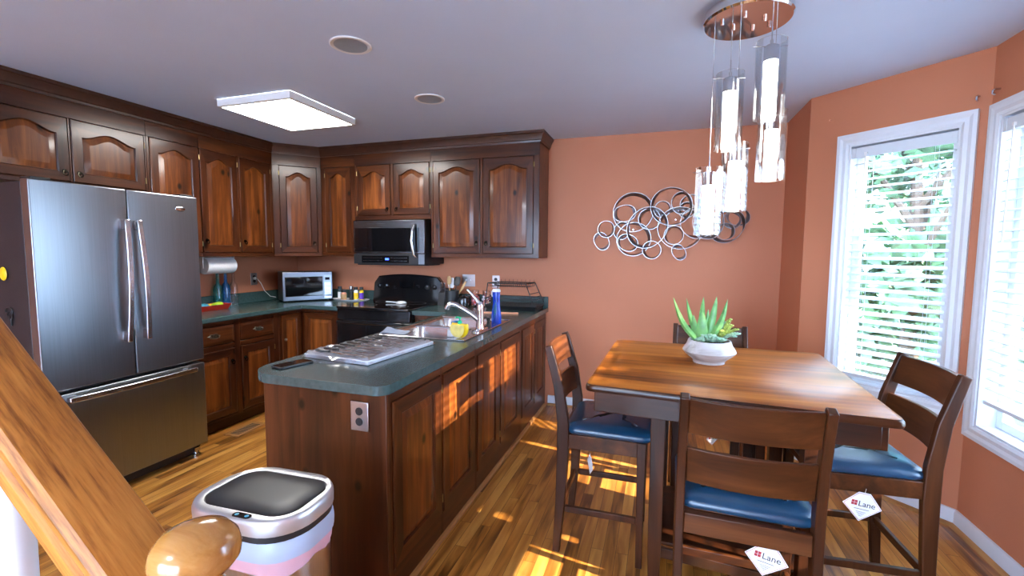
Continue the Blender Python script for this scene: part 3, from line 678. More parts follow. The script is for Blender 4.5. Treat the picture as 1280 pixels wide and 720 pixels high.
mb = MB(); pts = [(.085+(FW-.17)*k/14, -.895-.016*math.sin(PI*k/14), .625) for k in range(15)]
mb.bar(pts, .030, .018, (0, 0, 1)); mb.box(.09, .14, -.895, -.857, .612, .638).box(FW-.14, FW-.09, -.895, -.857, .612, .638); mb.build('handle', M['ssx'], d, bevel=.004)
MB().box(.03, FW-.03, -.80, -.70, .015, .075).build('kick_grille', M['blackm'], root)
MB().box(.01, FW-.01, -.80, -.785, .656, .675).build('door_gasket', M['blackm'], root)
for x in (.05, FW-.05):
    mb = MB(); mb.lathe([(.022, 0.001), (.022, .012), (.01, .014), (.01, .05)], (x, -.80, 0), 14); mb.box(x-.02, x+.02, -.815, -.79, .03, .055); mb.build('leveling_foot', M['satin'], root)
mb = MB(); mb.box(.02, .10, -.84, -.75, 1.776, 1.79); mb.box(FW-.10, FW-.02, -.84, -.75, 1.776, 1.79); mb.build('hinge_cover', M['blackm'], root, bevel=.003)
mb = MB(); sphere(mb, (0, 0, 0), .030, s=(1, .25, 1.2)); o = mb.build('fridge_magnet', M['yellow'], loc=(.600, FY0-.0015, 1.296)); tag(o, 'yellow rounded magnet on the dark side of the refrigerator', 'magnet')
mb = MB()
for k, (dx, dz, r) in enumerate(((0, 0, .030), (.004, -.018, .022), (.006, -.036, .014))): mb.tube([(dx+r*math.cos(a0), 0, dz+r*.7*math.sin(a0)) for a0 in [PI*j/10 for j in range(-2, 12)]], .003, 6)
mb.tube([(.012, 0, -.04), (.012, 0, -.075)], .004, 6); o = mb.build('fridge_magnet', M['fside'], loc=(.62, FY0+.0005, 1.10)); tag(o, 'grey curled wire-like magnet low on the dark side of the refrigerator', 'magnet')

# range
RX0, RX1 = 1.049, 1.811
root = thing('kitchen_range', 'black electric range with glass cooktop and curved backguard', 'range', (RX0, 0, 0))
w = RX1-RX0
MB().box(.003, w-.003, -.63, -.01, .03, .905).build('body', M['blackm'], root)
mb = MB(); mb.prism(rr(w/2, -.345, w-.002, .66, .02), .906, .926); mb.build('cooktop', M['black'], root, bevel=.004)
for (x, y, r) in ((.20, -.50, .10), (.56, -.50, .08), (.20, -.22, .075), (.56, -.22, .10)):
    mb = MB(); mb.lathe([(r, .9262), (r, .9266), (r-.004, .9266), (r-.004, .9262)], (x, y, 0), 32, cap=False); mb.build('burner_ring', M['fside'], root)
mb = MB(); rg = []
for k in range(17):
    t = k/16; x = .0+w*t; z = 1.165+.030*(1-(2*t-1)**2)-.05*max(0, abs(2*t-1)-.93)/.07
    rg.append([Vector((x, -.012, .925)), Vector((x, -.105, .925)), Vector((x, -.09, .98)), Vector((x, -.07, z-.01)), Vector((x, -.06, z)), Vector((x, -.012, z))])
bgd = mb.loft(rg).build('backguard', M['black'], root, smooth=30)
MB().box(.30, .46, -.086, -.078, 1.06, 1.12).xf(Matrix.Identity(4)).build('clock_panel', M['dglass'], bgd)
for x in (.07, .15, .61, .69):
    mb = MB(); mb.lathe([(.021, 0), (.021, .018), (.012, .022)], n=18); mb.box(-.004, .004, -.018, .018, .018, .028); mb.xf(Matrix.Translation((x, -.080, 1.075)) @ Matrix.Rotation(PI/2+.12, 4, 'X')); mb.build('control_knob', M['black'], root)
mb = MB()
for k in range(9): mb.box(.235+.012*(k % 3)+.26*(k//5), .242+.012*(k % 3)+.26*(k//5), -.0875, -.085, 1.05+.018*(k//3), 1.056+.018*(k//3))
mb.build('touch_buttons', M['fside'], bgd)
d = MB().box(.006, w-.006, -.668, -.632, .235, .80).build('oven_door', M['black'], root, bevel=.004)
MB().box(.12, w-.12, -.670, -.667, .34, .66).build('window', M['dglass'], d)
mb = MB(); mb.tube([(.05, -.715, .79), (w-.05, -.715, .79)], .012, 12); mb.box(.06, .085, -.715, -.667, .78, .80).box(w-.085, w-.06, -.715, -.667, .78, .80); mb.build('handle', M['black'], d)
MB().box(.006, w-.006, -.66, -.632, .81, .903).build('front_trim', M['black'], root, bevel=.004)
d = MB().box(.006, w-.006, -.662, -.632, .045, .225).build('storage_drawer', M['black'], root, bevel=.004)
mb = MB(); sphere(mb, (0, 0, .012), .05, s=(1, .8, .24)); mb.lathe([(.055, .004), (.052, .010), (.03, .006), (.001, .005)], n=20, sy=.8); mb.bar([(-.045, 0, .010), (-.10, 0, .012), (-.16, 0, .014)], [.03, .022, .03], .007, (0, 1, 0))
o = mb.build('spoon_rest', M['ceramic'], loc=(1.50, -.30, .927)); tag(o, 'white ceramic spoon rest lying on the black cooktop', 'spoon rest')

# over the range microwave
root = thing('range_microwave', 'stainless and black microwave hung under the cabinet over the range', 'microwave', (1.052, 0, 1.305))
w, h = .757, .405
MB().box(.003, w-.003, -.375, -.004, .0, h-.002).build('body', M['blackm'], root, bevel=.003)
MB().box(.02, w-.02, -.37, -.06, -.012, -.0005).build('underside_vent', M['blackm'], root)
d = MB().box(0, w, -.400, -.376, .10, h).build('door', brushed('black_stainless', (.20, .20, .205), .25, 'x'), root, bevel=.003)
MB().box(.02, w-.055, -.4025, -.399, .115, h-.07).build('window', M['dglass'], d, bevel=.001)
mb = MB(); mb.tube([(w-.085, -.398, .06), (w-.095, -.43, .09), (w-.108, -.446, .21), (w-.104, -.44, .30), (w-.095, -.42, .355), (w-.092, -.398, .365)], .0105, 10); mb.build('handle', M['satin'], d)
p = MB().box(0, w, -.400, -.376, 0, .096).build('control_panel', M['blackm'], root, bevel=.003)
MB().box(.09, w-.16, -.4018, -.3995, .012, .078).build('glass_strip', M['dglass'], p)
MB().box(.345, .385, -.4026, -.4015, .038, .055).build('display', M['display'], p)
mb = MB()
for k in range(26):
    if 12 <= k % 26 <= 13: continue
    x = .105+.018*k+(.01 if k > 12 else 0)
    if x > w-.18: break
    if .335 < x < .395: continue
    for z in (.028, .055): mb.box(x, x+.011, -.4024, -.4015, z, z+.005)
mb.build('touch_buttons', M['satin'], p)
MB().box(w-.062, w-.001, -.4008, -.3995, .002, .095).build('steel_edge', M['ss'], p)

# countertop microwave, turned towards the room
ang = math.atan2(.38, .27)
M['mwfront'] = brushed('mw_silver', (.20, .22, .26), .34, 'x')
root = thing('countertop_microwave', 'silver countertop microwave with dark window in the counter corner', 'microwave', (.335, -.555, .9145), ang)
w, h, dp = .470, .298, .262
MB().box(0, w, .02, dp, .012, h).build('body', brushed('mw_side', (.17, .17, .18), .35, 'x'), root, bevel=.008, seg=3)
mb = MB(); mb.box(0, w, -.004, .02, .012, h); d = mb.build('front_frame', M['mwfront'], root, bevel=.006, seg=3)
dd = MB().box(.022, w-.098, -.010, -.0035, .055, h-.048).build('door_glass', M['dglass'], d, bevel=.002)
MB().box(w-.088, w-.012, -.008, -.0035, .055, h-.035).build('keypad', M['ss'], d, bevel=.002)
MB().box(w-.074, w-.030, -.0092, -.0078, h-.085, h-.058).build('clock_display', M['dglass'], d)
mb = MB()
for i in range(3):
    for j in range(6): mb.box(w-.078+.021*i, w-.062+.021*i, -.0092, -.0078, .068+.021*j, .082+.021*j)
mb.build('keypad_buttons', M['ssx'], d)
MB().box(w-.086, w-.014, -.0085, -.0035, .022, .048).build('open_button', M['ssx'], d, bevel=.002)
for x in (.04, w-.04):
    for y in (.04, dp-.04): mb = MB(); mb.lathe([(.013, 0), (.013, .012)], (x, y, 0), 12); mb.build('foot', M['blackm'], root)
mb = MB(); mb.tube([(.012, -.583, 1.150), (.05, -.585, 1.148), (.06, -.55, 1.10), (.05, -.50, 1.02), (.07, -.45, .96), (.11, -.42, .95)], .003, 8); sphere(mb, (.020, -.583, 1.150), .015)
o = mb.build('power_cord', M['white']); tag(o, 'thin white power cord plugged into the outlet left of the countertop microwave', 'cord')

# ================================================================ TABLE
root = thing('dining_table', 'counter height square wooden dining table with dark edge', 'table', (0, 0, 0))
def quadpoly(c, r=.03, clip=True):
    P = [Vector(p) for p in c]; out = []
    for i, p in enumerate(P):
        a = (P[i-1]-p).normalized(); b = (P[(i+1) % 4]-p).normalized()
        for k in range(5):
            t = k/4; q0 = p+a*r; q1 = p+b*r; out.append(((1-t)**2*q0+2*t*(1-t)*p+t*t*q1)[:])
    return [(x, y) for x, y in out]
TC = [(3.574, -2.345), (4.582, -2.418), (4.635, -1.383), (3.606, -1.361)]
tcx, tcy = sum(p[0] for p in TC)/4, sum(p[1] for p in TC)/4
def inset(c, d):
    return [(p[0]+(d if p[0] < tcx else -d), p[1]+(d if p[1] < tcy else -d)) for p in c]
mb = MB(); rg = []
for d_, z in ((.012, .884), (.002, .887), (0, .895), (.001, .906), (.006, .914)):
    rg.append([Vector((x, y, z)) for x, y in quadpoly(inset(TC, d_), .035)])
mb.loft(rg[:-1]+[rg[-1]], 1, True, capmi=0); mb.build('tabletop', [M['ttop'], M['tdark']], root, smooth=50)
ap = inset(TC, .035); mb = MB()
for i in range(4):
    a, b = Vector(ap[i]), Vector(ap[(i+1) % 4]); dv = (b-a).normalized(); nv = Vector((-dv.y, dv.x))*.022
    mb.prism([tuple(a), tuple(b), tuple(b+nv), tuple(a+nv)], .800, .884)
mb.build('apron', M['tdark'], root, bevel=.003)
LG = [(3.853, -2.105), (4.402, -2.155), (4.410, -1.590), (3.880, -1.575)]
for x, y in LG:
    mb = MB(); mb.loft([[Vector((x+sx*s_, y+sy*s_, z)) for sx, sy in ((-1, -1), (1, -1), (1, 1), (-1, 1))] for s_, z in ((.023, .001), (.028, .18), (.029, .50), (.031, .884))]); mb.build('leg', M['chz'], root, bevel=.003)
for i in range(4):
    a, b = Vector(LG[i]), Vector(LG[(i+1) % 4]); dv = (b-a).normalized(); nv = Vector((-dv.y, dv.x))*.011; a = a+dv*.028; b = b-dv*.028
    for z0, z1 in ((.12, .165), (.845, .883)): MB().prism([tuple(a-nv), tuple(b-nv), tuple(b+nv), tuple(a+nv)], z0, z1).build('base_rail', M['tdark'], root, bevel=.002)
mb = MB(); mb.prism([(LG[0][0]+.01, LG[0][1]+.01), (LG[1][0]-.01, LG[1][1]+.01), (LG[2][0]-.01, LG[2][1]-.01), (LG[3][0]+.01, LG[3][1]-.01)], .166, .182); mb.build('lower_shelf', M['tdark'], root, bevel=.002)
for x0 in (4.205, 4.264, 4.322):
    MB().box(x0, x0+.040, -1.618, -1.603, .183, .845).build('slat', M['chz'], root, bevel=.002)

# ================================================================ CHAIRS (local: faces +y)
def make_chair(label):
    t = thing('dining_chair', label, 'chair', (0, 0, 0), 0, 'counter height chairs round the table')
    for sx in (-1, 1):
        mb = MB(); mb.bar([(sx*.195, -.225, .001), (sx*.195, -.207, .25), (sx*.195, -.198, .50), (sx*.195, -.200, .64), (sx*.194, -.222, .80), (sx*.192, -.268, .965), (sx*.192, -.276, .990)], .028, [.034, .046, .056, .054, .046, .036, .034], (1, 0, 0))
        mb.build('back_post', M['chz'], t, bevel=.004)
        mb = MB(); mb.loft([[Vector((sx*.192+u*s_, .155+v*s_, z)) for u, v in ((-1, -1), (1, -1), (1, 1), (-1, 1))] for s_, z in ((.014, .001), (.019, .50), (.020, .584))]); mb.build('leg', M['chz'], t, bevel=.003)
    def slat(z0, z1, yb, bow, name):
        mb = MB(); rg = []; N = 12
        for k in range(N+1):
            x = -.180+.36*k/N; b = bow*(1-(x/.18)**2); sh_ = .012*(1-(x/.18)**2)
            y0 = yb(z0)-b; y1 = yb(z1)-b
            rg.append([Vector((x, y0-.008, z0)), Vector((x, y0+.008, z0)), Vector((x, y1+.008, z1+sh_*0)), Vector((x, y1-.008, z1+sh_*0))])
        mb.loft(rg).build(name, M['chx'], t, bevel=.003)
    yb = lambda z: -.198-.075*max(0, (z-.62)/.37)**1.35
    slat(.862, .982, yb, .028, 'back_slat'); slat(.690, .812, yb, .028, 'back_slat')
    mb = MB()
    mb.box(-.181, .181, -.215, -.192, .515, .583).box(-.173, .173, .145, .167, .515, .583)
    mb.box(-.203, -.181, -.172, .137, .515, .583).box(.181, .203, -.172, .137, .515, .583)
    mb.build('seat_frame', M['chx'], t, bevel=.003)
    mb = MB(); rg = []
    def pr(d, z):
        pts = rr(0, .008, .415-2*d, .402-2*d, .055-d*.5, 5); return [Vector((x*(1+.06*(y+.2)), y, z)) for x, y in pts]
    for d_, z in ((.010, .584), (.001, .592), (0, .604), (.006, .616), (.025, .627), (.07, .634), (.15, .637)): rg.append(pr(d_, z))
    mb.loft(rg).build('seat_cushion', M['leather'], t, smooth=60)
    for sx in (-1, 1): mb = MB(); mb.bar([(sx*.192, -.186, .218), (sx*.192, .138, .218)], .018, .030, (1, 0, 0)); mb.build('stretcher', M['chz'], t, bevel=.003)
    MB().box(-.181, .181, -.218, -.200, .200, .232).build('stretcher', M['chx'], t, bevel=.003)
    MB().box(-.174, .174, .147, .163, .205, .240).build('stretcher', M['chx'], t, bevel=.003)
    return t
c0 = make_chair('slatted back wooden chair left of the table with a black looking seat, nearest the peninsula')
c0.location = (3.632, -1.845, 0); c0.rotation_euler.z = -PI/2
def chair(loc, rz, lab):
    c = copy_tree(c0); c.location = loc; c.rotation_euler.z = rz; c['label'] = lab; return c
chair((4.128, -2.350, 0), math.radians(-2), 'wooden chair closest to the camera, seen from behind its two back slats')
chair((4.612, -1.872, 0), PI/2+math.radians(3.5), 'wooden chair with sunlit blue seat between the table and the windows')
chair((4.135, -1.388, 0), PI, 'wooden chair behind the table, mostly hidden by the tabletop and the planter')

# hang tags
def text_mesh(body, size, ext=.0004):
    cu = bpy.data.curves.new('txt', 'FONT'); cu.body = body; cu.size = size; cu.extrude = ext; cu.align_x = 'LEFT'; cu.resolution_u = 3
    o = bpy.data.objects.new('txt', cu); COL.objects.link(o); dg = bpy.context.evaluated_depsgraph_get(); me = bpy.data.meshes.new_from_object(o.evaluated_get(dg))
    mb = MB(); mb.add([v.co.copy() for v in me.vertices], [tuple(p.vertices) for p in me.polygons]); bpy.data.objects.remove(o); return mb
def hang_tag(loc, rz, roll, label, s=.075):
    root = thing('hang_tag', label, 'tag', loc, rz, 'maker tags hanging from the dining set'); Rr = Matrix.Rotation(roll, 4, 'Y')
    def add(mb, name, mat): mb.xf(Rr).build(name, mat, root)
    P = [(-s, 0), (0, -s*.92), (s, 0), (s*.30, s*.80), (-s*.30, s*.80)]
    mb = MB(); mb.loft([[Vector((x, -.0006, z)) for x, z in P], [Vector((x, .0006, z)) for x, z in P]]); add(mb, 'card', M['tag'])
    mb = MB(); Q = [(x*.93, z*.93) for x, z in P]
    for i in range(5):
        a, b = Vector((Q[i][0], -.0009, Q[i][1])), Vector((Q[(i+1) % 5][0], -.0009, Q[(i+1) % 5][1])); mb.tube([a, b], .0007, 4)
    add(mb, 'border_line', M['maroon'])
    mb = text_mesh('Lane', s*.46); mb.xf(Matrix.Translation((-s*.22, -.001, -s*.02)) @ Matrix.Rotation(PI/2, 4, 'X')); add(mb, 'lettering', M['ink'])
    mb = MB()
    for i in range(2):
        for j in range(2): mb.box(-s*.56+i*s*.155, -s*.56+i*s*.155+s*.135, -.0014, -.0007, j*s*.155+s*.0, j*s*.155+s*.135)
    add(mb, 'square_emblem', M['maroon'])
    mb = MB(); mb.box(-s*.38, s*.38, -.0012, -.0007, -s*.20, -s*.175)
    for i in range(4): mb.box(-s*(.25-.06*i), s*(.25-.06*i), -.0012, -.0007, -s*(.36+.08*i), -s*(.345+.08*i))
    add(mb, 'fine_print', M['ink'])
    mb = MB(); mb.tube([(0, 0, s*.7), (.002, .002, s*1.05)], .0007, 5); add(mb, 'string', M['white'])
    return root
hang_tag((4.185, -2.548, .470), math.radians(-4), math.radians(9), 'white maker tag hanging below the seat of the chair closest to the camera', .062)
hang_tag((4.598, -2.092, .470), math.radians(4), math.radians(8), 'white maker tag hanging below the blue seat of the chair by the windows', .066)
hang_tag((3.565, -2.066, .462), math.radians(112), 0, 'white maker tag seen nearly edge on under the chair nearest the peninsula', .050)
hang_tag((3.975, -1.960, .742), math.radians(12), math.radians(20), 'pale tag half hidden beside the front table leg under the tabletop', .062)
hang_tag((4.122, -1.600, .472), math.radians(30), 0, 'small white tag below the seat of the chair behind the table', .036)

# ================================================================ PLANTER
BX, BY, BZ = 4.070, -1.800, .9145
root = thing('planter_bowl', 'low wide marbled white bowl planter on the wooden table', 'planter', (BX, BY, BZ))
mb = MB(); mb.lathe([(.062, 0), (.069, .002), (.070, .012), (.078, .020), (.104, .040), (.117, .056), (.113, .066), (.100, .085), (.093, .105), (.091, .108), (.085, .107), (.088, .095), (.088, .085), (.001, .083)], n=40); mb.build('bowl', M['stone'], root, smooth=50)
mb = MB(); mb.lathe([(.087, .084), (.086, .090), (.05, .096), (.001, .098)], n=24); mb.build('soil', M['soil'], root)
def leafblade(mb, base, tip, w, th, bend=(0, 0, 0), n=9, mi=0):
    base, tip, bend = Vector(base), Vector(tip), Vector(bend); rg = []
    d0 = (tip-base).normalized(); sd = d0.cross(Vector((.3, 1, .2))).normalized()
    for k in range(n+1):
        t = k/n; p = base.lerp(tip, t)+bend*math.sin(PI*t)*1.0; ww = w*(math.sin(PI*(.28+.72*t))**.8 if t < 1 else .02)/1.0; q = d0.cross(sd).normalized()
        ww = max(ww, .0006); tt = th*ww/w
        rg.append([p+sd*ww, p+q*tt*1.1, p-sd*ww, p-q*tt*.5])
    mb.loft(rg, mi)
root = thing('aloe_plant', 'spiky green aloe rising at the left of the bowl planter', 'plant', (BX, BY, BZ+.095))
for (bx, by, tx, ty, tz, w, bn) in ((-.045, -.01, -.165, .0, .205, .012, (-.012, 0, -.02)), (-.04, .015, -.105, .03, .20, .011, (-.006, 0, -.01)), (-.035, -.03, -.040, -.035, .155, .020, (.0, -.01, 0)),
                                 (-.03, .01, -.030, .03, .21, .013, (-.004, 0, 0)), (-.015, 0, .025, .01, .215, .014, (.004, 0, 0)), (-.01, -.01, .070, .0, .205, .012, (.012, 0, -.012)), (-.035, .0, -.075, -.02, .13, .014, (-.01, 0, 0)), (-.02, .02, -.005, .05, .15, .011, (0, 0, 0))):
    mb = MB(); leafblade(mb, (bx, by, .002), (tx, ty, tz), w*1.25, .009, bn); mb.build('leaf', M['aloe'], root, smooth=60)
def rosette(mb, c, r, rows=4):
    for j in range(rows):
        n = 7; el = .25+.32*j
        for k in range(n):
            a = 2*PI*k/n+j*.5; L = r*(1-.17*j); dv = Vector((math.cos(a)*math.cos(el), math.sin(a)*math.cos(el), math.sin(el)))
            leafblade(mb, Vector(c)+dv*.002, Vector(c)+dv*L, .26*r, .12*r, n=4)
root = thing('rosette_succulent', 'pale blue green rosette succulent at the front of the bowl', 'plant', (BX-.008, BY-.050, BZ+.108))
mb = MB(); rosette(mb, (0, 0, .008), .052); rosette(mb, (.045, .0, .004), .034, 3); rosette(mb, (-.035, -.012, .002), .03, 3); mb.build('rosettes', M['succ'], root)
root = thing('sedum_plant', 'trailing yellow green sedum filling the right of the bowl', 'plant', (BX+.03, BY+.01, BZ+.103))
rnd = random.Random(3); k_ = 0
for (tx, ty, tz) in ((.03, .01, .085), (.06, -.02, .075), (.085, .0, .055), (.09, -.03, .04), (.05, .03, .08), (.02, -.03, .05), (.07, -.05, .03), (.055, .0, .10), (.0, .02, .06)):
    mb = MB(); P0 = Vector((.012+.2*tx, .2*ty, .003)); P1 = Vector((tx, ty, tz)); mb.tube([P0, P0.lerp(P1, .5)+Vector((0, 0, .012)), P1], .0022, 6)
    for j in range(15):
        t = .25+.75*j/14; p = P0.lerp(P1, t)+Vector((0, 0, .012*math.sin(PI*t)))
        for q in range(4):
            a = rnd.random()*6.28; dv = Vector((math.cos(a), math.sin(a)*.8, .4+.5*rnd.random())).normalized(); c = p+dv*.007; sphere(mb, c, .0062*(1.15-.35*t), 6, 4, s=(1, 1, .8))
    mb.build('sprig', M['sedum'] if k_ % 3 else M['succ'], root); k_ += 1

# ================================================================ PENDANT LIGHT
CX, CY = 4.155, -1.905
root = thing('pendant_light', 'chrome round canopy with five clear glass cylinder pendants glowing above the table', 'light', (CX, CY, H))
mb = MB(); mb.lathe([(.155, -.001), (.168, -.006), (.171, -.042), (.165, -.050)], n=64); mb.build('canopy', M['chrome'], root, smooth=30)
for (x, y) in ((.03, .06), (-.05, .03), (.06, -.02), (-.02, -.07), (.09, .045), (-.1, -.03)): mb = MB(); mb.lathe([(.008, -.0505), (.008, -.062), (.004, -.064)], (x, y, 0), 10); mb.build('screw_cap', M['chrome'], root)
PENDS = [(4.102, -1.880, 2.192, .320), (4.234, -1.990, 2.262, .300), (4.272, -1.870, 2.022, .286), (4.146, -1.790, 1.914, .298), (4.034, -1.872, 1.800, .294)]
for (x, y, zt_, hh) in PENDS:
    x -= CX; y -= CY; zt_ -= H
    mb = MB(); R_o = .056
    mb.lathe([(R_o, -hh), (R_o, 0), (R_o-.0035, 0), (R_o-.0035, -hh)], (x, y, zt_), 36, cap=False)
    mb.f += [tuple(len(mb.v)-36*4+(i) for i in []) for _ in []]
    sh_ = MB(); sh_.loft([[Vector((x+r*math.cos(2*PI*k/36), y+r*math.sin(2*PI*k/36), zt_+z)) for k in range(36)] for r, z in ((R_o, -hh), (R_o, 0), (R_o-.0035, 0), (R_o-.0035, -hh))], 0, False, True)
    g_ = sh_.build('glass_shade', M['cglass'], root)
    mb = MB(); mb.lathe([(.0275, -.078), (.0275, -.022), (.022, -.018), (.006, -.016), (.006, .004)], (x, y, zt_), 24); mb.build('socket_cap', M['satin'], root)
    mb = MB(); 
    rgs = []
    for j in range(12):
        z = -.079-(hh-.085)*j/11; rgs.append([Vector((x+(.0255+.0007*math.sin(k*2.3+j*1.9))*math.cos(2*PI*k/24), y+(.0255+.0007*math.sin(k*2.3+j*1.9))*math.sin(2*PI*k/24), zt_+z)) for k in range(24)])
    mb.loft(rgs); mb.build('bubble_crystal_rod', M['crystal'], root)
    mb = MB(); mb.tube([(x-R_o-.012, y-.012, zt_-.020), (x+R_o+.004, y+.012, zt_-.020)], .0016, 6); mb.build('cross_pin', M['satin'], root)
    mb = MB(); mb.tube([(x, y, zt_-.016), (x, y, -.05)], .0016, 6); mb.tube([(x, y, zt_-.016), (x, y, zt_+.055)], .0028, 6); mb.build('cable', M['satin'], root)

# ================================================================ CEILING FIXTURES
root = thing('ceiling_light', 'square white flush ceiling light panel glowing over the kitchen floor', 'light', (1.285, -1.385, H))
for a, b, c, d in ((-.305, -.285, -.325, .325), (.285, .305, -.325, .325), (-.285, .285, -.325, -.305), (-.285, .285, .305, .325)):
    pass
mb = MB(); mb.loft([[Vector((x, y, z)) for x, y in ((-a, -b), (a, -b), (a, b), (-a, b))] for a, b, z in ((.305, .325, -.001), (.305, .325, -.045), (.287, .307, -.050), (.287, .307, -.04))], 0, False); mb.build('frame', M['white'], root, smooth=10)
MB().box(-.286, .286, -.306, .306, -.047, -.040).build('diffuser', M['panel'], root)
def can(x, y, lab):
    root = thing('recessed_light', lab, 'light', (x, y, H), 0, 'unlit recessed ceiling lights')
    mb = MB(); mb.loft([[Vector((r*math.cos(2*PI*k/40), r*math.sin(2*PI*k/40), z)) for k in range(40)] for r, z in ((.078, -.001), (.098, -.001), (.099, -.005), (.094, -.008), (.080, -.006), (.078, -.001))], 0, False, False); mb.build('trim_ring', M['white'], root)
    mb = MB(); rgs = [[Vector((r*math.cos(2*PI*k/40), r*math.sin(2*PI*k/40), z)) for k in range(40)] for r, z in ((.079, -.006), (.062, -.004), (.035, -.0025), (.002, -.0018))]; mb.loft(rgs, 0, False); mb.build('lens', M['satin2'], root)
M['satin2'] = plain('pearl_reflector', (.42, .50, .58), .35, .3, var=.1)
can(2.365, -2.125, 'unlit round recessed light nearer the camera, left of the pendants')
can(2.357, -1.305, 'smaller looking unlit round recessed light above the peninsula sink')
root = thing('ceiling_light', 'round frosted fill light added on the ceiling behind the camera', 'light', (2.6, -5.4, H))  # unseen lamp added behind the camera as fill light
mb = MB(); mb.lathe([(.16, -.001), (.16, -.02), (.14, -.03)], n=32); mb.build('base', M['white'], root)
mb = MB(); mb.lathe([(.15, -.03), (.14, -.07), (.09, -.10), (.001, -.11)], n=32); mb.build('diffuser', M['rearfill'], root)

# ================================================================ WALL ART
root = thing('wall_art', 'metal wall sculpture of overlapping ribbon rings on the terracotta wall', 'wall art', (3.9, 0, 1.65))
RINGS = [(3.605, 1.758, .152), (3.537, 1.76, .069), (3.381, 1.633, .062), (3.344, 1.523, .060), (3.748, 1.705, .076), (3.725, 1.636, .158), (3.605, 1.539, .128), (3.568, 1.51, .066), (3.773, 1.453, .066), (3.515, 1.613, .06), (3.983, 1.621, .158), (3.912, 1.808, .15), (3.841, 1.797, .056), (3.993, 1.836, .074), (3.943, 1.566, .068), (4.063, 1.834, .065), (4.108, 1.675, .112), (3.983, 1.431, .05), (4.041, 1.78, .053), (4.34, 1.642, .115), (4.325, 1.594, .058), (4.419, 1.718, .068), (4.376, 1.695, .055), (4.199, 1.686, .122), (4.207, 1.77, .07), (4.19, 1.613, .064)]
for i, (x, z, r) in enumerate(RINGS):
    y0 = -.008-.013*(i % 3); wd = .026 if r > .09 else .020; N = 44; ex = 1+.05*math.sin(i*2.1); off = .42*wd; hv = .018
    mb = MB(); rg = []
    for k in range(N):
        a = 2*PI*k/N; c, s_ = math.cos(a), math.sin(a); tw = .35*math.sin(a*2+i)
        ri, ro = r-.0015, r+.0015; dx = .006*tw
        off = wd*(.55+.40*math.sin(a*(1+i % 2)+i*1.3)); rg.append([Vector((x-3.9+(ri-dx)*c*ex, y0, z-1.65+(ri-dx)*s_)), Vector((x-3.9+(ro-dx)*c*ex, y0, z-1.65+(ro-dx)*s_)), Vector((x-3.9+(ro+dx+off)*c*ex, y0-wd, z-1.65+(ro+dx+off)*s_)), Vector((x-3.9+(ri+dx+off)*c*ex, y0-wd, z-1.65+(ri+dx+off)*s_))])
    mb.loft(rg, 0, False, True).build('ribbon_ring', M['art'], root, smooth=40)
for x, z in ((3.61, 1.62), (3.95, 1.70), (4.35, 1.65)): 
    mb = MB(); mb.tube([(x-3.9, -.001, z-1.65), (x-3.9, -.04, z-1.65)], .006, 8); mb.build('mount_peg', M['satin'], root)

# ================================================================ PLATES ON WALLS
M['plate'] = plain('brushed_plate', (.48, .46, .46), .3, .9, var=.1)
def plate(name, loc, rz, w, h, gang, lab, kind, group):
    root = thing(name, lab, kind, loc, rz, group)
    MB().box(-w/2, w/2, -.006, 0, -h/2, h/2).build('cover_plate', M['plate'], root, bevel=.003)
    for x, k in gang:
        if k == 'o':
            for z in (.021, -.021): 
                mb = MB(); mb.lathe([(.016, 0), (.016, .003), (.001, .0035)], n=18); mb.xf(Matrix.Translation((x, -.006, z)) @ Matrix.Rotation(PI/2, 4, 'X')); mb.box(x-.007, x-.005, -.010, -.006, z-.002, z+.007).box(x+.005, x+.007, -.010, -.006, z-.002, z+.007); mb.build('receptacle', M['blackm'], root)
        else:
            mb = MB(); mb.box(x-.005, x+.005, -.016, -.006, -.004, .012); mb.build('toggle', M['white'], root)
plate('electrical_outlet', (2.732, -2.6015, .775), 0, .082, .118, [(0, 'o')], 'steel plated double outlet on the knotty end of the peninsula', 'outlet', None)
plate('light_switch', (2.070, -.001, 1.146), 0, .135, .118, [(-.024, 't'), (.024, 't')], 'double toggle switch plate on the wall behind the utensil crock', 'switch', None)
plate('electrical_outlet', (2.352, -.001, 1.142), 0, .075, .118, [(0, 'o')], 'single outlet plate on the wall behind the dish rack', 'outlet', None)
plate('electrical_outlet', (.001, -.580, 1.142), LR, .075, .118, [(0, 'o')], 'outlet plate on the left wall with a white cord plugged in', 'outlet', None)
for (x, y, z, nx, ny, lab) in ((5.325, -1.147, 2.210, -.70, -.71, 'small silver curtain bracket hook just left of the bay corner'), (5.358, -1.235, 2.215, -1, 0, 'small silver curtain bracket hook just right of the bay corner')):
    mb = MB(); mb.tube([(0, 0, 0), (nx*.02, ny*.02, 0), (nx*.028, ny*.028, -.006), (nx*.028, ny*.028, -.02), (nx*.018, ny*.018, -.024)], .005, 8); o = mb.build('wall_hook', M['satin'], loc=(x, y, z)); tag(o, lab, 'hook')
mb = MB(); mb.tube([(0, 0, 0), (-.008, -.008, 0)], .006, 8); o = mb.build('wall_screw', M['peach'], loc=(4.835, -.6645, 2.262)); tag(o, 'small painted screw head high on the wall left of the narrow window', 'screw')

# floor register
root = thing('floor_vent', 'small wooden floor register by the base cabinets', 'vent', (.735, -1.375, .0005), math.radians(4))
MB().box(-.065, .065, -.145, .145, 0, .006).build('frame', M['oakthr'], root, bevel=.002)
mb = MB(); 
for k in range(11): mb.box(-.04, .04, -.11+.02*k, -.10+.02*k, .0062, .0072)
mb.build('slots', M['ink'], root)

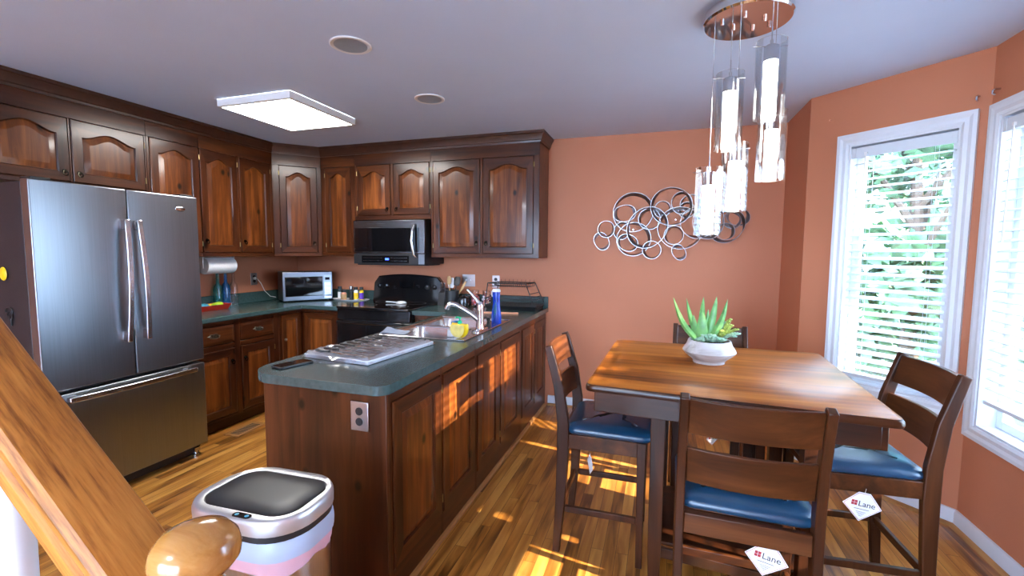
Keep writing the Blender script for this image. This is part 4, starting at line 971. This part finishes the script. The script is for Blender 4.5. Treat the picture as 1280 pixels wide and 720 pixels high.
# ================================================================ COUNTER ITEMS
Z = .9145
root = thing('paper_towel_roll', 'white paper towel roll mounted under the cabinet beside the refrigerator', 'paper towels', (.19, -1.115, 1.292))
mb = MB(); rg = []
prof = [(.001, -.135), (.068, -.135), (.070, -.130), (.070, .130), (.068, .135), (.001, .135)]
mb.loft([[Vector((r*math.cos(2*PI*k/32), z, r*math.sin(2*PI*k/32))) for k in range(32)] for r, z in prof]); mb.build('roll', M['paper'], root)
mb = MB(); mb.box(-.02, .02, -.150, -.142, -.02, .0785).box(-.02, .02, .142, .150, -.02, .0785).box(-.02, .02, -.142, .142, .072, .0785); mb.tube([(0, -.145, 0), (0, .145, 0)], .008, 8); mb.build('holder', M['white'], root, bevel=.002)
root = thing('plastic_tray', 'shallow red plastic tray on the counter beside the refrigerator', 'tray', (.188, -1.27, Z))
mb = MB(); mb.loft([[Vector((x, y, z)) for x, y in rr(0, 0, w_, h_, .02)] for w_, h_, z in ((.12, .40, 0), (.16, .44, .045), (.165, .445, .046), (.150, .43, .044), (.112, .39, .004))]); mb.build('tray_body', M['red'], root)
for (x, y, s_, mt, lab) in ((.10, -1.05, (.045, .055, .028), 'lime', 'lime green soft item heaped at the right of the red tray'), (.09, -1.18, (.045, .06, .026), 'teal', 'blue soft item heaped in the middle of the red tray'), (.11, -1.30, (.045, .045, .03), 'yellow', 'yellow soft item in the red tray, next to the refrigerator'), (.075, -1.105, (.025, .03, .022), 'yellow', 'small yellow item tucked between the blue and green ones')):
    mb = MB(); sphere(mb, (0, 0, s_[2]), 1, 14, 8, s=s_)
    for v in mb.v: v.z += .004*math.sin(60*v.x+40*v.y)
    o = mb.build('soft_toy', M[mt], loc=(x+.082, y-.08, Z+.0055)); tag(o, lab, 'toy')
for (x, y, mt, hgt, lab) in ((.062, -1.020, 'tglass', .315, 'teal tinted embossed glass bottle, left of the three'), (.062, -.940, 'bglass', .325, 'cobalt blue embossed glass bottle, middle of the three'), (.062, -.860, 'cglass', .325, 'clear embossed glass bottle, right of the three')):
    root = thing('glass_bottle', lab, 'bottle', (x, y, Z), 0, 'embossed glass bottles on the counter')
    k_ = hgt/.32; mb = MB(); mb.lathe([(.030, 0), (.034, .004), (.034, .16*k_), (.030, .19*k_), (.014, .215*k_), (.012, .30*k_), (.015, .303*k_), (.015, .318*k_), (.011, .32*k_)], n=20)
    for j in range(7):
        for i in range(6): sphere(mb, (.034*math.cos(i*1.047+j*.5), .034*math.sin(i*1.047+j*.5), .02+.022*j), .004, 6, 4)
    mb.build('glass_body', M[mt], root)
    mb = MB(); mb.lathe([(.010, .295*k_), (.010, .326*k_), (.001, .327*k_)], n=12); mb.build('stopper', M['tglass' if mt != 'cglass' else 'cglass'], root)
root = thing('spice_tray', 'oval white tray holding spice jars left of the range', 'tray', (.80, -.135, Z))
mb = MB(); mb.lathe([(.19, 0), (.215, .012), (.222, .016), (.21, .013), (.185, .004), (.001, .004)], n=40, sy=.42); mb.build('tray_body', M['ceramic'], root)
def spice(x, y, lab, body, lid, labm, h=.10, r=.022):
    root = thing('spice_jar', lab, 'spice jar', (x, y, Z+.005), 0, 'spice jars on the oval tray')
    mb = MB(); mb.lathe([(r, 0), (r, h*.75), (r*.8, h*.82), (r*.8, h*.86)], n=16); mb.build('jar', M[body], root)
    mb = MB(); mb.lathe([(r*1.02, h*.10), (r*1.03, h*.62)], n=16, cap=False); mb.build('label', M[labm], root)
    mb = MB(); mb.lathe([(r*.95, h*.86), (r*.95, h*1.08), (r*.8, h*1.1)], n=16); mb.build('lid', M[lid], root)
spice(.665, -.13, 'clear spice jar with black lid and white label at the left of the tray', 'cglass', 'blackm', 'white', .125)
spice(.735, -.16, 'short amber spice jar with pale orange label, second from left', 'peach', 'blackm', 'tan', .095, .028)
spice(.800, -.12, 'dark spice grinder with silver lid in the middle of the tray', 'ink', 'satin', 'blackm', .13)
spice(.870, -.14, 'spice jar with yellow and white label beside the purple one', 'white', 'blackm', 'yellow', .125)
spice(.930, -.13, 'spice jar with purple label nearest the range', 'yellow', 'blackm', 'purple', .125)
# utensils by the range
root = thing('utensil_crock', 'round black utensil crock on the counter right of the range', 'crock', (1.985, -.20, Z))
mb = MB(); mb.lathe([(.060, 0), (.064, .005), (.066, .145), (.062, .15), (.058, .145), (.056, .01), (.001, .008)], n=28); mb.build('crock_body', M['blackm'], root)
def utensil(name, loc, top, headw, headh, mt, hm, lab, grp='utensils in the black crock'):
    root = thing(name, lab, 'utensil', loc, 0, grp); v = Vector(top)-Vector(loc); mb = MB(); mb.tube([(0, 0, 0), v*.75], .005, 8); mb.build('handle', M[hm], root)
    mb = MB(); d = v.normalized(); sd = Vector((1, 0, 0)); sd = (sd-d*sd.dot(d)).normalized(); q = d.cross(sd); rg = []
    for k in range(9):
        t = k/8; p = v*.72+d*headh*t; ww = headw/2*(.35+.65*math.sin(PI*min(1, .15+.75*t))**.6); rg.append([p+sd*ww*math.cos(a)+q*.006*math.sin(a) for a in [2*PI*j/12 for j in range(12)]])
    mb.loft(rg).build('head', M[mt], root)
utensil('spatula', (1.965, -.19, Z+.02), (1.945, -.13, Z+.22), .062, .10, 'white', 'blackm', 'white spatula standing in the black crock')
utensil('wooden_spoon', (1.975, -.21, Z+.02), (1.93, -.15, Z+.27), .045, .08, 'tan', 'tan', 'tan wooden spoon standing behind the white spatula')
utensil('black_ladle', (1.99, -.19, Z+.02), (2.005, -.12, Z+.255), .072, .085, 'blackm', 'blackm', 'black nylon ladle, tallest in the crock')
utensil('wooden_fork', (2.00, -.21, Z+.02), (2.085, -.16, Z+.19), .026, .10, 'tan', 'tan', 'light wooden utensil leaning right out of the crock')
root = thing('knife_block', 'low black block with silver topped knives beside the crock', 'knife block', (1.875, -.16, Z))
mb = MB(); mb.loft([[Vector((x, y, z)) for x, y, z in ((-.035, -.06, 0), (.035, -.06, 0), (.035, .05, 0), (-.035, .05, 0))], [Vector((x, y, z)) for x, y, z in ((-.035, -.03, .12), (.035, -.03, .12), (.035, .06, .16), (-.035, .06, .16))]]); mb.build('block', M['blackm'], root, bevel=.004)
for x in (-.018, .012): mb = MB(); mb.bar([(x, .01, .135), (x+.004, -.015, .215)], .018, .012, (1, 0, 0)); mb.build('knife_handle', M['satin'], root, bevel=.002)
root = thing('lidded_pot', 'small round black lidded pot right of the utensil crock', 'pot', (2.116, -.235, Z))
mb = MB(); mb.lathe([(.042, 0), (.055, .01), (.058, .05), (.050, .085), (.03, .10), (.012, .105), (.014, .12), (.001, .125)], n=24); mb.build('pot_body', M['black'], root)
mb = MB(); mb.box(-.028, .028, -.03, .03, 0, .095); o = mb.build('black_canister', M['blackm'], bevel=.005, loc=(2.135, -.11, Z)); tag(o, 'square black canister between the round pot and the candy jars', 'canister')
for (x, lab) in ((2.205, 'glass jar of pink candy nearer the range'), (2.315, 'glass jar of pink and white candy nearer the dish rack')):
    root = thing('candy_jar', lab, 'jar', (x, -.16, Z), 0, 'candy jars')
    mb = MB(); mb.lathe([(.040, 0), (.046, .006), (.050, .05), (.048, .10), (.036, .125), (.036, .150), (.040, .153)], n=24); mb.build('glass_body', M['cglass'], root)
    mb = MB(); rnd = random.Random(int(x*1000))
    for k in range(46):
        a = rnd.random()*6.28; r = .038*math.sqrt(rnd.random()); sphere(mb, (r*math.cos(a), r*math.sin(a), .012+.10*rnd.random()), .0105, 7, 5, mi=k % 3)
    o = mb.build('candies', [M['pink'], M['white'] if x > 2.25 else M['pink'], M['red'] if x < 2.25 else M['peach']], root); o['kind'] = 'stuff'
# dish rack
root = thing('dish_rack', 'black two tier wire dish rack in the counter end corner', 'dish rack', (2.60, -.18, Z))
mb = MB(); mb.loft([[Vector((x, y, z)) for x, y in rr(0, 0, w_, h_, .02)] for w_, h_, z in ((.46, .26, .001), (.49, .29, .035), (.495, .295, .036), (.475, .275, .034), (.45, .25, .008))]); mb.build('drain_tray', M['blackm'], root)
mb = MB(); R = .003
mb.tube([(-.24, -.14, .10), (.24, -.14, .10), (.24, .14, .10), (-.24, .14, .10)], .004, 8, closed=True); mb.tube([(-.235, -.135, .04), (.235, -.135, .04), (.235, .135, .04), (-.235, .135, .04)], .004, 8, closed=True)
for k in range(25): 
    x = -.235+.47*k/24; mb.tube([(x, -.14, .10), (x, -.132, .04), (x, .132, .04), (x, .14, .10)], .0016, 5)
mb.build('lower_basket', M['blackm'], root)
mb = MB()
zt_ = .232; x0, x1, y0, y1 = -.225, .13, -.10, .10
mb.tube([(x0, y0, zt_), (x1, y0, zt_), (x1+.03, y1, zt_), (x0+.03, y1, zt_)], .0045, 8, closed=True)
for k in range(19):
    t = k/18; x = x0+(x1-x0)*t; mb.tube([(x, y0, zt_), (x+.005, y0+.01, zt_-.03), (x+.025, y1-.01, zt_-.03), (x+.03, y1, zt_)], .0015, 5)
    if k % 2 == 0: mb.tube([(x+.024, .07, zt_-.03), (x+.026, .08, zt_+.028)], .0014, 5)
mb.build('upper_shelf', M['blackm'], root)
for (xa, ya, xb, yb_) in ((x0, y0, -.236, -.138), (x1, y0, .215, -.138), (x1+.03, y1, .238, .138), (x0+.03, y1, -.236, .138)):
    mb = MB(); mb.tube([(xa, ya, zt_), (xb, yb_, .04)], .0045, 8); mb.build('leg', M['blackm'], root)
mb = MB()
for t in (.45, .62): mb.tube([(x1+(.215-x1)*t, y0+(-.138-y0)*t, zt_+(.04-zt_)*t), (x1+.03+(.238-x1-.03)*t, y1+.038*t, zt_+(.04-zt_)*t)], .003, 6)
mb.build('side_rungs', M['blackm'], root)
mb = MB(); mb.loft([[Vector((x, y, z)) for x, y, z in ((u, -v, .001), (u, -v*.6, .012), (u, v*.6, .012), (u, v, .001))] for u, v in ((-.15, .012), (-.11, .022), (-.02, .03), (.05, .024), (.09, .012), (.12, .020), (.14, .014))])
o = mb.build('scrub_brush', M['peach'], loc=(2.60, -.545, Z), rotz=math.radians(10)); tag(o, 'peach and white spoon shaped rest lying flat behind the blue bottle', 'spoon rest')

# knife set on a board in clear wrap
root = thing('wrapped_board', 'white board holding a packaged knife set on the peninsula end', 'board', (2.448, -2.105, Z), math.radians(-6))
MB().box(-.195, .195, -.26, .26, .001, .020).build('board', M['ceramic'], root, bevel=.003)
mb = MB(); N1, N2 = 18, 24; rnd = random.Random(5)
vs = [(-.20+.40*i/N1+.004*rnd.uniform(-1, 1), -.268+.536*j/N2, .030+.006*rnd.uniform(-1, 1) if 0 < i < N1 and 0 < j < N2 else .006) for i in range(N1+1) for j in range(N2+1)]
mb.add(vs, [(i*(N2+1)+j, (i+1)*(N2+1)+j, (i+1)*(N2+1)+j+1, i*(N2+1)+j+1) for i in range(N1) for j in range(N2)]); mb.build('plastic_wrap', M['film'], root, smooth=15)
mb = MB(); vs = []
for j in range(16):
    t = j/15; x = -.17+.30*t
    for i, (dy, z) in enumerate(((0, .020), (-.02, .012), (-.045+.012*math.sin(9*t), .002))): vs.append((x+.004*rnd.uniform(-1, 1), -.262+dy*math.sin(PI*min(1, .1+t*.9))-.004*rnd.random(), z+.003*rnd.random()*(i < 2)))
mb.add(vs, [(j*3+i, (j+1)*3+i, (j+1)*3+i+1, j*3+i+1) for j in range(15) for i in range(2)]); mb.build('wrap_flap', M['film'], root, smooth=10)
KN = [('black handled steak knife', k) for k in range(9)]
ords = ['nearest the phone, with a black bulb shaped handle', 'second', 'third', 'fourth', 'fifth', 'sixth', 'seventh', 'eighth', 'farthest, next to the sink rim']
for k in range(9):
    y = -2.105-.215+.054*k; lab = 'wrapped knife on the white board, %s from the phone end' % ords[k] if 0 < k < 8 else 'wrapped knife on the white board, '+ords[k]
    r2 = thing('table_knife', lab, 'knife', (2.44+.004*(k % 2)+.011*(k-4)*.4, y, Z+.0212), math.radians(-6), 'wrapped knives on the white board')
    if k == 0:
        mb = MB(); mb.loft([[Vector((x, r*math.cos(a), .010+r*.7*math.sin(a))) for a in [2*PI*j/10 for j in range(10)]] for x, r in ((-.165, .004), (-.15, .013), (-.125, .014), (-.10, .007), (-.085, .006), (-.075, .009))]); mb.build('handle', M['blackm'], r2)
    else:
        mb = MB(); mb.bar([(-.165, 0, .008), (-.12, 0, .009), (-.07, 0, .008)], .011, [.014, .017, .013], (0, 0, 1)); mb.build('handle', M['blackm'], r2, bevel=.003)
    mb = MB(); mb.loft([[Vector((x, -hw_, .0075)), Vector((x, hw_*.8, .007)), Vector((x, hw_*.8, .0085)), Vector((x, -hw_, .0085))] for x, hw_ in ((-.07, .006), (-.06, .010), (.08, .011), (.13, .008), (.155, .001))]); mb.build('blade', M['steelk'], r2)
root = thing('smartphone', 'black smartphone lying flat at the rounded end of the peninsula', 'phone', (2.292, -2.482, Z), math.radians(-14))
mb = MB(); mb.prism(rr(0, 0, .078, .162, .012), .001, .0095); mb.build('case', M['blackm'], root, bevel=.002)
mb = MB(); mb.prism(rr(0, 0, .070, .152, .009), .0096, .0102); mb.build('screen', M['dglass'], root)
# dish cloth draped on sink corner
mb = MB(); N1, N2 = 14, 10; vs = []
for i in range(N1+1):
    for j in range(N2+1):
        u, v = i/N1, j/N2; vs.append((-.085+.17*u+.01*math.sin(5*v), -.06+.13*v+.01*math.sin(6*u), .010+.010*math.sin(7*u+2*v)*math.sin(PI*v)+.014*math.sin(PI*v)*(1-u)*1.2))
fs = [(i*(N2+1)+j, (i+1)*(N2+1)+j, (i+1)*(N2+1)+j+1, i*(N2+1)+j+1) for i in range(N1) for j in range(N2)]
mb.add(vs, fs); o = mb.build('dish_cloth', M['cloth'], loc=(2.315, -1.665, .9195), smooth=60); md = o.modifiers.new('solid', 'SOLIDIFY'); md.thickness = .003; tag(o, 'grey blue dish cloth crumpled over the near corner of the sink', 'cloth')

# ================================================================ BIN
TX, TY = 2.668, -2.998
root = thing('trash_can', 'stainless steel sensor trash can with black lid and white liner', 'trash can', (TX, TY, 0), math.radians(2))
def crr(w, h, r, z, n=8): return [Vector((x*(1-.10*max(0, y/h)), y, z)) for x, y in rr(0, 0, w, h, r, n)]
mb = MB(); mb.loft([crr(.375, .26, .11, .002), crr(.38, .265, .11, .03), crr(.39, .275, .115, .585)]); mb.build('steel_body', brushed('bin_steel', (.62, .58, .60), .30, 'z'), root, smooth=60)
MB().loft([crr(.384, .27, .11, 0.0005), crr(.384, .27, .11, .03)]).build('foot_ring', M['blackm'], root)
mb = MB(); rg = []; rnd = random.Random(2)
for d, z, wv in ((.004, .592, .0), (.016, .575, .003), (.020, .555, .005), (.018, .535, .007), (.012, .515, .009)):
    rr_ = crr(.39+d, .275+d, .115, z); rg.append([Vector((p.x*(1+wv*math.sin(i*1.7)*.8), p.y*(1+wv*math.sin(i*1.3)), p.z+(.012*math.sin(i*.55)+.01*math.sin(i*.21) if z < .52 else 0))) for i, p in enumerate(rr_)])
mb.loft(rg[:4], 0, False); mb.build('liner_cuff', M['bag'], root, smooth=60)
mb = MB(); mb.loft([[p*1 for p in rg[3]], rg[4], [Vector((p.x*.99, p.y*.99, p.z-.022)) for p in rg[4]]], 0, False); mb.build('liner_drawstring_hem', M['bagp'], root, smooth=60)
MB().loft([crr(.405, .290, .12, .593), crr(.405, .290, .12, .613)]).build('gasket_band', M['blackm'], root, smooth=60)
mb = MB(); lid = [crr(.412, .297, .122, .6135), crr(.415, .300, .124, .645), crr(.408, .293, .121, .656), crr(.398, .283, .116, .660)]
def inner(w, h, r, z): return [Vector((x, y+.004, z)) for x, y in rr(0, 0, w, h, r, 8)]
mb.loft(lid+[inner(.345, .225, .07, .657), inner(.34, .22, .068, .650)], 0, True); mb.build('lid_rim', M['lidrim'], root, smooth=50)
mb = MB(); mb.loft([inner(.338, .218, .067, .651), inner(.337, .217, .066, .6565), inner(.32, .20, .06, .661), inner(.20, .10, .04, .6625)]); mb.build('flap', M['blackm'], root, smooth=50)
mb = MB(); mb.prism(rr(.04, -.130, .062, .022, .0105), .6585, .6615); o = mb.build('sensor_panel', M['black'], root)
for x in (.022, .058): mb = MB(); mb.lathe([(.006, .6616), (.006, .6625), (.001, .663)], (x, -.130, 0), 12); mb.build('button', M['teal'], o)

# ================================================================ STAIR RAIL
NX, NY = 3.394, -3.760
root = thing('newel_post', 'golden oak turned newel post with mushroom cap at the lower left', 'newel post', (NX, NY, 0))
mb = MB()
mb.lathe([(.014, 1.030), (.028, 1.042), (.034, 1.056), (.028, 1.070), (.022, 1.078), (.022, 1.092), (.034, 1.096), (.0405, 1.105), (.0415, 1.114), (.039, 1.125), (.031, 1.135), (.018, 1.141), (.001, 1.143)], n=40); mb.build('cap', M['oakz'], root, smooth=60)
mb = MB(); mb.lathe([(.033, .80), (.036, .83), (.024, .87), (.030, .95), (.034, 1.00), (.028, 1.03)], n=32); mb.build('turned_neck', M['oakz'], root, smooth=60)
MB().box(-.045, .045, -.045, .045, .001, .80).build('square_base', M['oakz'], root, bevel=.006)
DX = Vector((-.77, 0, .638)).normalized(); UP = Vector((.638, 0, .77)).normalized()
E0 = Vector((3.352, NY, 1.057)); E1 = E0+DX*2.6
prof = [(-.036, -.052), (-.026, -.060), (.026, -.060), (.036, -.052), (.036, -.036), (.030, -.030), (.036, -.022), (.038, -.010), (.032, -.001), (.020, .002), (-.020, .002), (-.032, -.001), (-.038, -.010), (-.036, -.022), (-.030, -.030), (-.036, -.036)]
# build in a local frame whose x axis runs along the rail, so the grain follows it
root = thing('stair_handrail', 'moulded golden oak handrail rising to the left in the foreground', 'handrail', (E0.x, E0.y, E0.z))
L_ = 2.6; mb = MB(); mb.loft([[Vector((-t, a, b)) for a, b in prof] for t in (0, L_)]); o = mb.build('rail', M['oakx'], root, smooth=30); o.rotation_euler = (0, math.atan2(.638, .77), 0)
st = MB()
for k in range(6):
    x1_ = 3.28-.27*k; z_ = .19+.224*k*.999
    st.box(x1_-.27-.03, x1_, -4.60, -3.70, z_-.19 if k else .001, z_-.03); st.box(x1_-.27-.03, x1_+.02, -4.60, -3.68, z_-.03, z_)
o = st.build('staircase', M['oakthr']); tag(o, 'oak staircase rising to the left under the handrail', 'staircase')
for k in range(5):
    xb = 3.085-.27*k; ztop = 1.060+(3.385-xb)*.638/.77-.134; zb = .19+.224*(int((3.28-xb)/.27))
    mb = MB(); mb.lathe([(.015, 0), (.015, .15), (.019, .17), (.013, .20), (.018, .35), (.016, .60), (.0185, ztop-zb-.06), (.0185, ztop-zb+.006)], n=16)
    o = mb.build('stair_baluster', M['trim'], loc=(xb, NY, zb+.0005)); tag(o, 'white turned baluster under the oak handrail, %s' % ['first beside the newel post', 'second up from the newel post', 'third up from the newel post', 'fourth up from the newel post', 'fifth up from the newel post'][k], 'baluster', 'white balusters under the handrail')

# ================================================================ OUTSIDE
mb = MB(); mb.box(-25, 40, -25, 45, -.9, -.6); o = mb.build('lawn_ground', M['grass']); o['kind'] = 'structure'
M['bounce_slab'] = plain('pale_bounce_slab', (.50, .54, .60), .8, var=.1)
mb = MB(); mb.box(-4, 8.4, -16, -7.2, -.6, -.15); mb.box(5.6, 8.4, -7.2, .5, -.6, -.15); o = mb.build('bounce_ground', M['bounce_slab']); o['kind'] = 'structure'  # pale slab added outside to bounce cool light up to the ceiling
def tree(x, y, h, r, lab, dens=900, mat='leafA', seed=1, low=.25):
    rnd = random.Random(seed); root = thing('garden_tree', lab, 'tree', (x, y, -.6), 0, 'trees outside the bay windows')
    mb = MB(); mb.tube([(0, 0, 0), (.05, .02, h*.3), (-.03, .05, h*.62)], [.13, .10, .05], 10)
    for k in range(7):
        a = k*2.4; mb.tube([(0, .02, h*(.25+.05*k)), (r*.6*math.cos(a), r*.6*math.sin(a), h*(.42+.06*k))], [.05, .02], 6)
    mb.build('trunk', M['bark'], root)
    mb = MB(); vs = []; fs = []
    cl = [(r*.62*math.cos(k*2.4)*rnd.uniform(.3, 1), r*.62*math.sin(k*2.4)*rnd.uniform(.3, 1), h*rnd.uniform(low, .88), r*rnd.uniform(.35, .55)) for k in range(13)]
    for k in range(dens):
        c = cl[k % len(cl)]; d = Vector((rnd.gauss(0, 1), rnd.gauss(0, 1), rnd.gauss(0, 1))).normalized(); p = Vector(c[:3])+d*c[3]*rnd.uniform(.6, 1.05)
        e1 = Vector((rnd.gauss(0, 1), rnd.gauss(0, 1), rnd.gauss(0, .6))).normalized(); e2 = e1.cross(d).normalized(); s_ = rnd.uniform(.09, .19)
        b = len(vs); vs += [p-e1*s_, p+e2*s_*.5, p+e1*s_, p-e2*s_*.5]; fs.append((b, b+1, b+2, b+3))
    mb.add(vs, fs); mb.build('foliage', M[mat], root)
tree(6.9, 3.0, 5.2, 1.25, 'leafy light green tree outside, straight beyond the narrow window', 2600, 'leafA', 1, .12)
tree(9.6, 7.0, 6.6, 2.2, 'tall pale green tree farther out beyond the narrow window', 2600, 'leafA', 4, .12)
tree(5.6, 6.2, 3.6, 1.4, 'dark green bushy tree outside, left in the narrow window', 2400, 'leafB', 7, .10)
tree(10.4, 3.2, 5.0, 1.8, 'dark green tree outside, seen in the wide window', 2400, 'leafB', 9, .12)
# unseen tree added to the right; its flat crown keeps sun off the tabletop
rnd = random.Random(11); root = thing('garden_tree', 'unseen flat crowned tree added outside the wide window to shade the tabletop', 'tree', (9.6, -3.0, -.6), 0, 'trees outside the bay windows')
mb = MB(); mb.tube([(0, 0, 0), (.05, .02, 2), (0, .05, 3.9)], [.14, .10, .06], 10)
for k in range(8): a = k*.785; mb.tube([(0, .03, 3.7), (.2*math.cos(a), 1.7*math.sin(a), 4.10)], [.05, .02], 6)
mb.build('trunk', M['bark'], root)
vs = []; fs = []
for k in range(2600):
    r = 1.55*math.sqrt(rnd.random()); a = rnd.random()*6.283; p = Vector((.20*r*math.cos(a), 1.35*r*math.sin(a), 4.02+.30*rnd.random())); e1 = Vector((rnd.gauss(0, 1), rnd.gauss(0, 1), rnd.gauss(0, 1))).normalized(); e2 = e1.cross(Vector((rnd.gauss(0, 1), rnd.gauss(0, 1), rnd.gauss(0, 1)))).normalized(); s_ = rnd.uniform(.06, .12)
    b = len(vs); vs += [p-e1*s_, p+e2*s_*.5, p+e1*s_, p-e2*s_*.5]; fs.append((b, b+1, b+2, b+3))
mb = MB(); mb.add(vs, fs); mb.build('foliage', M['leafA'], root)
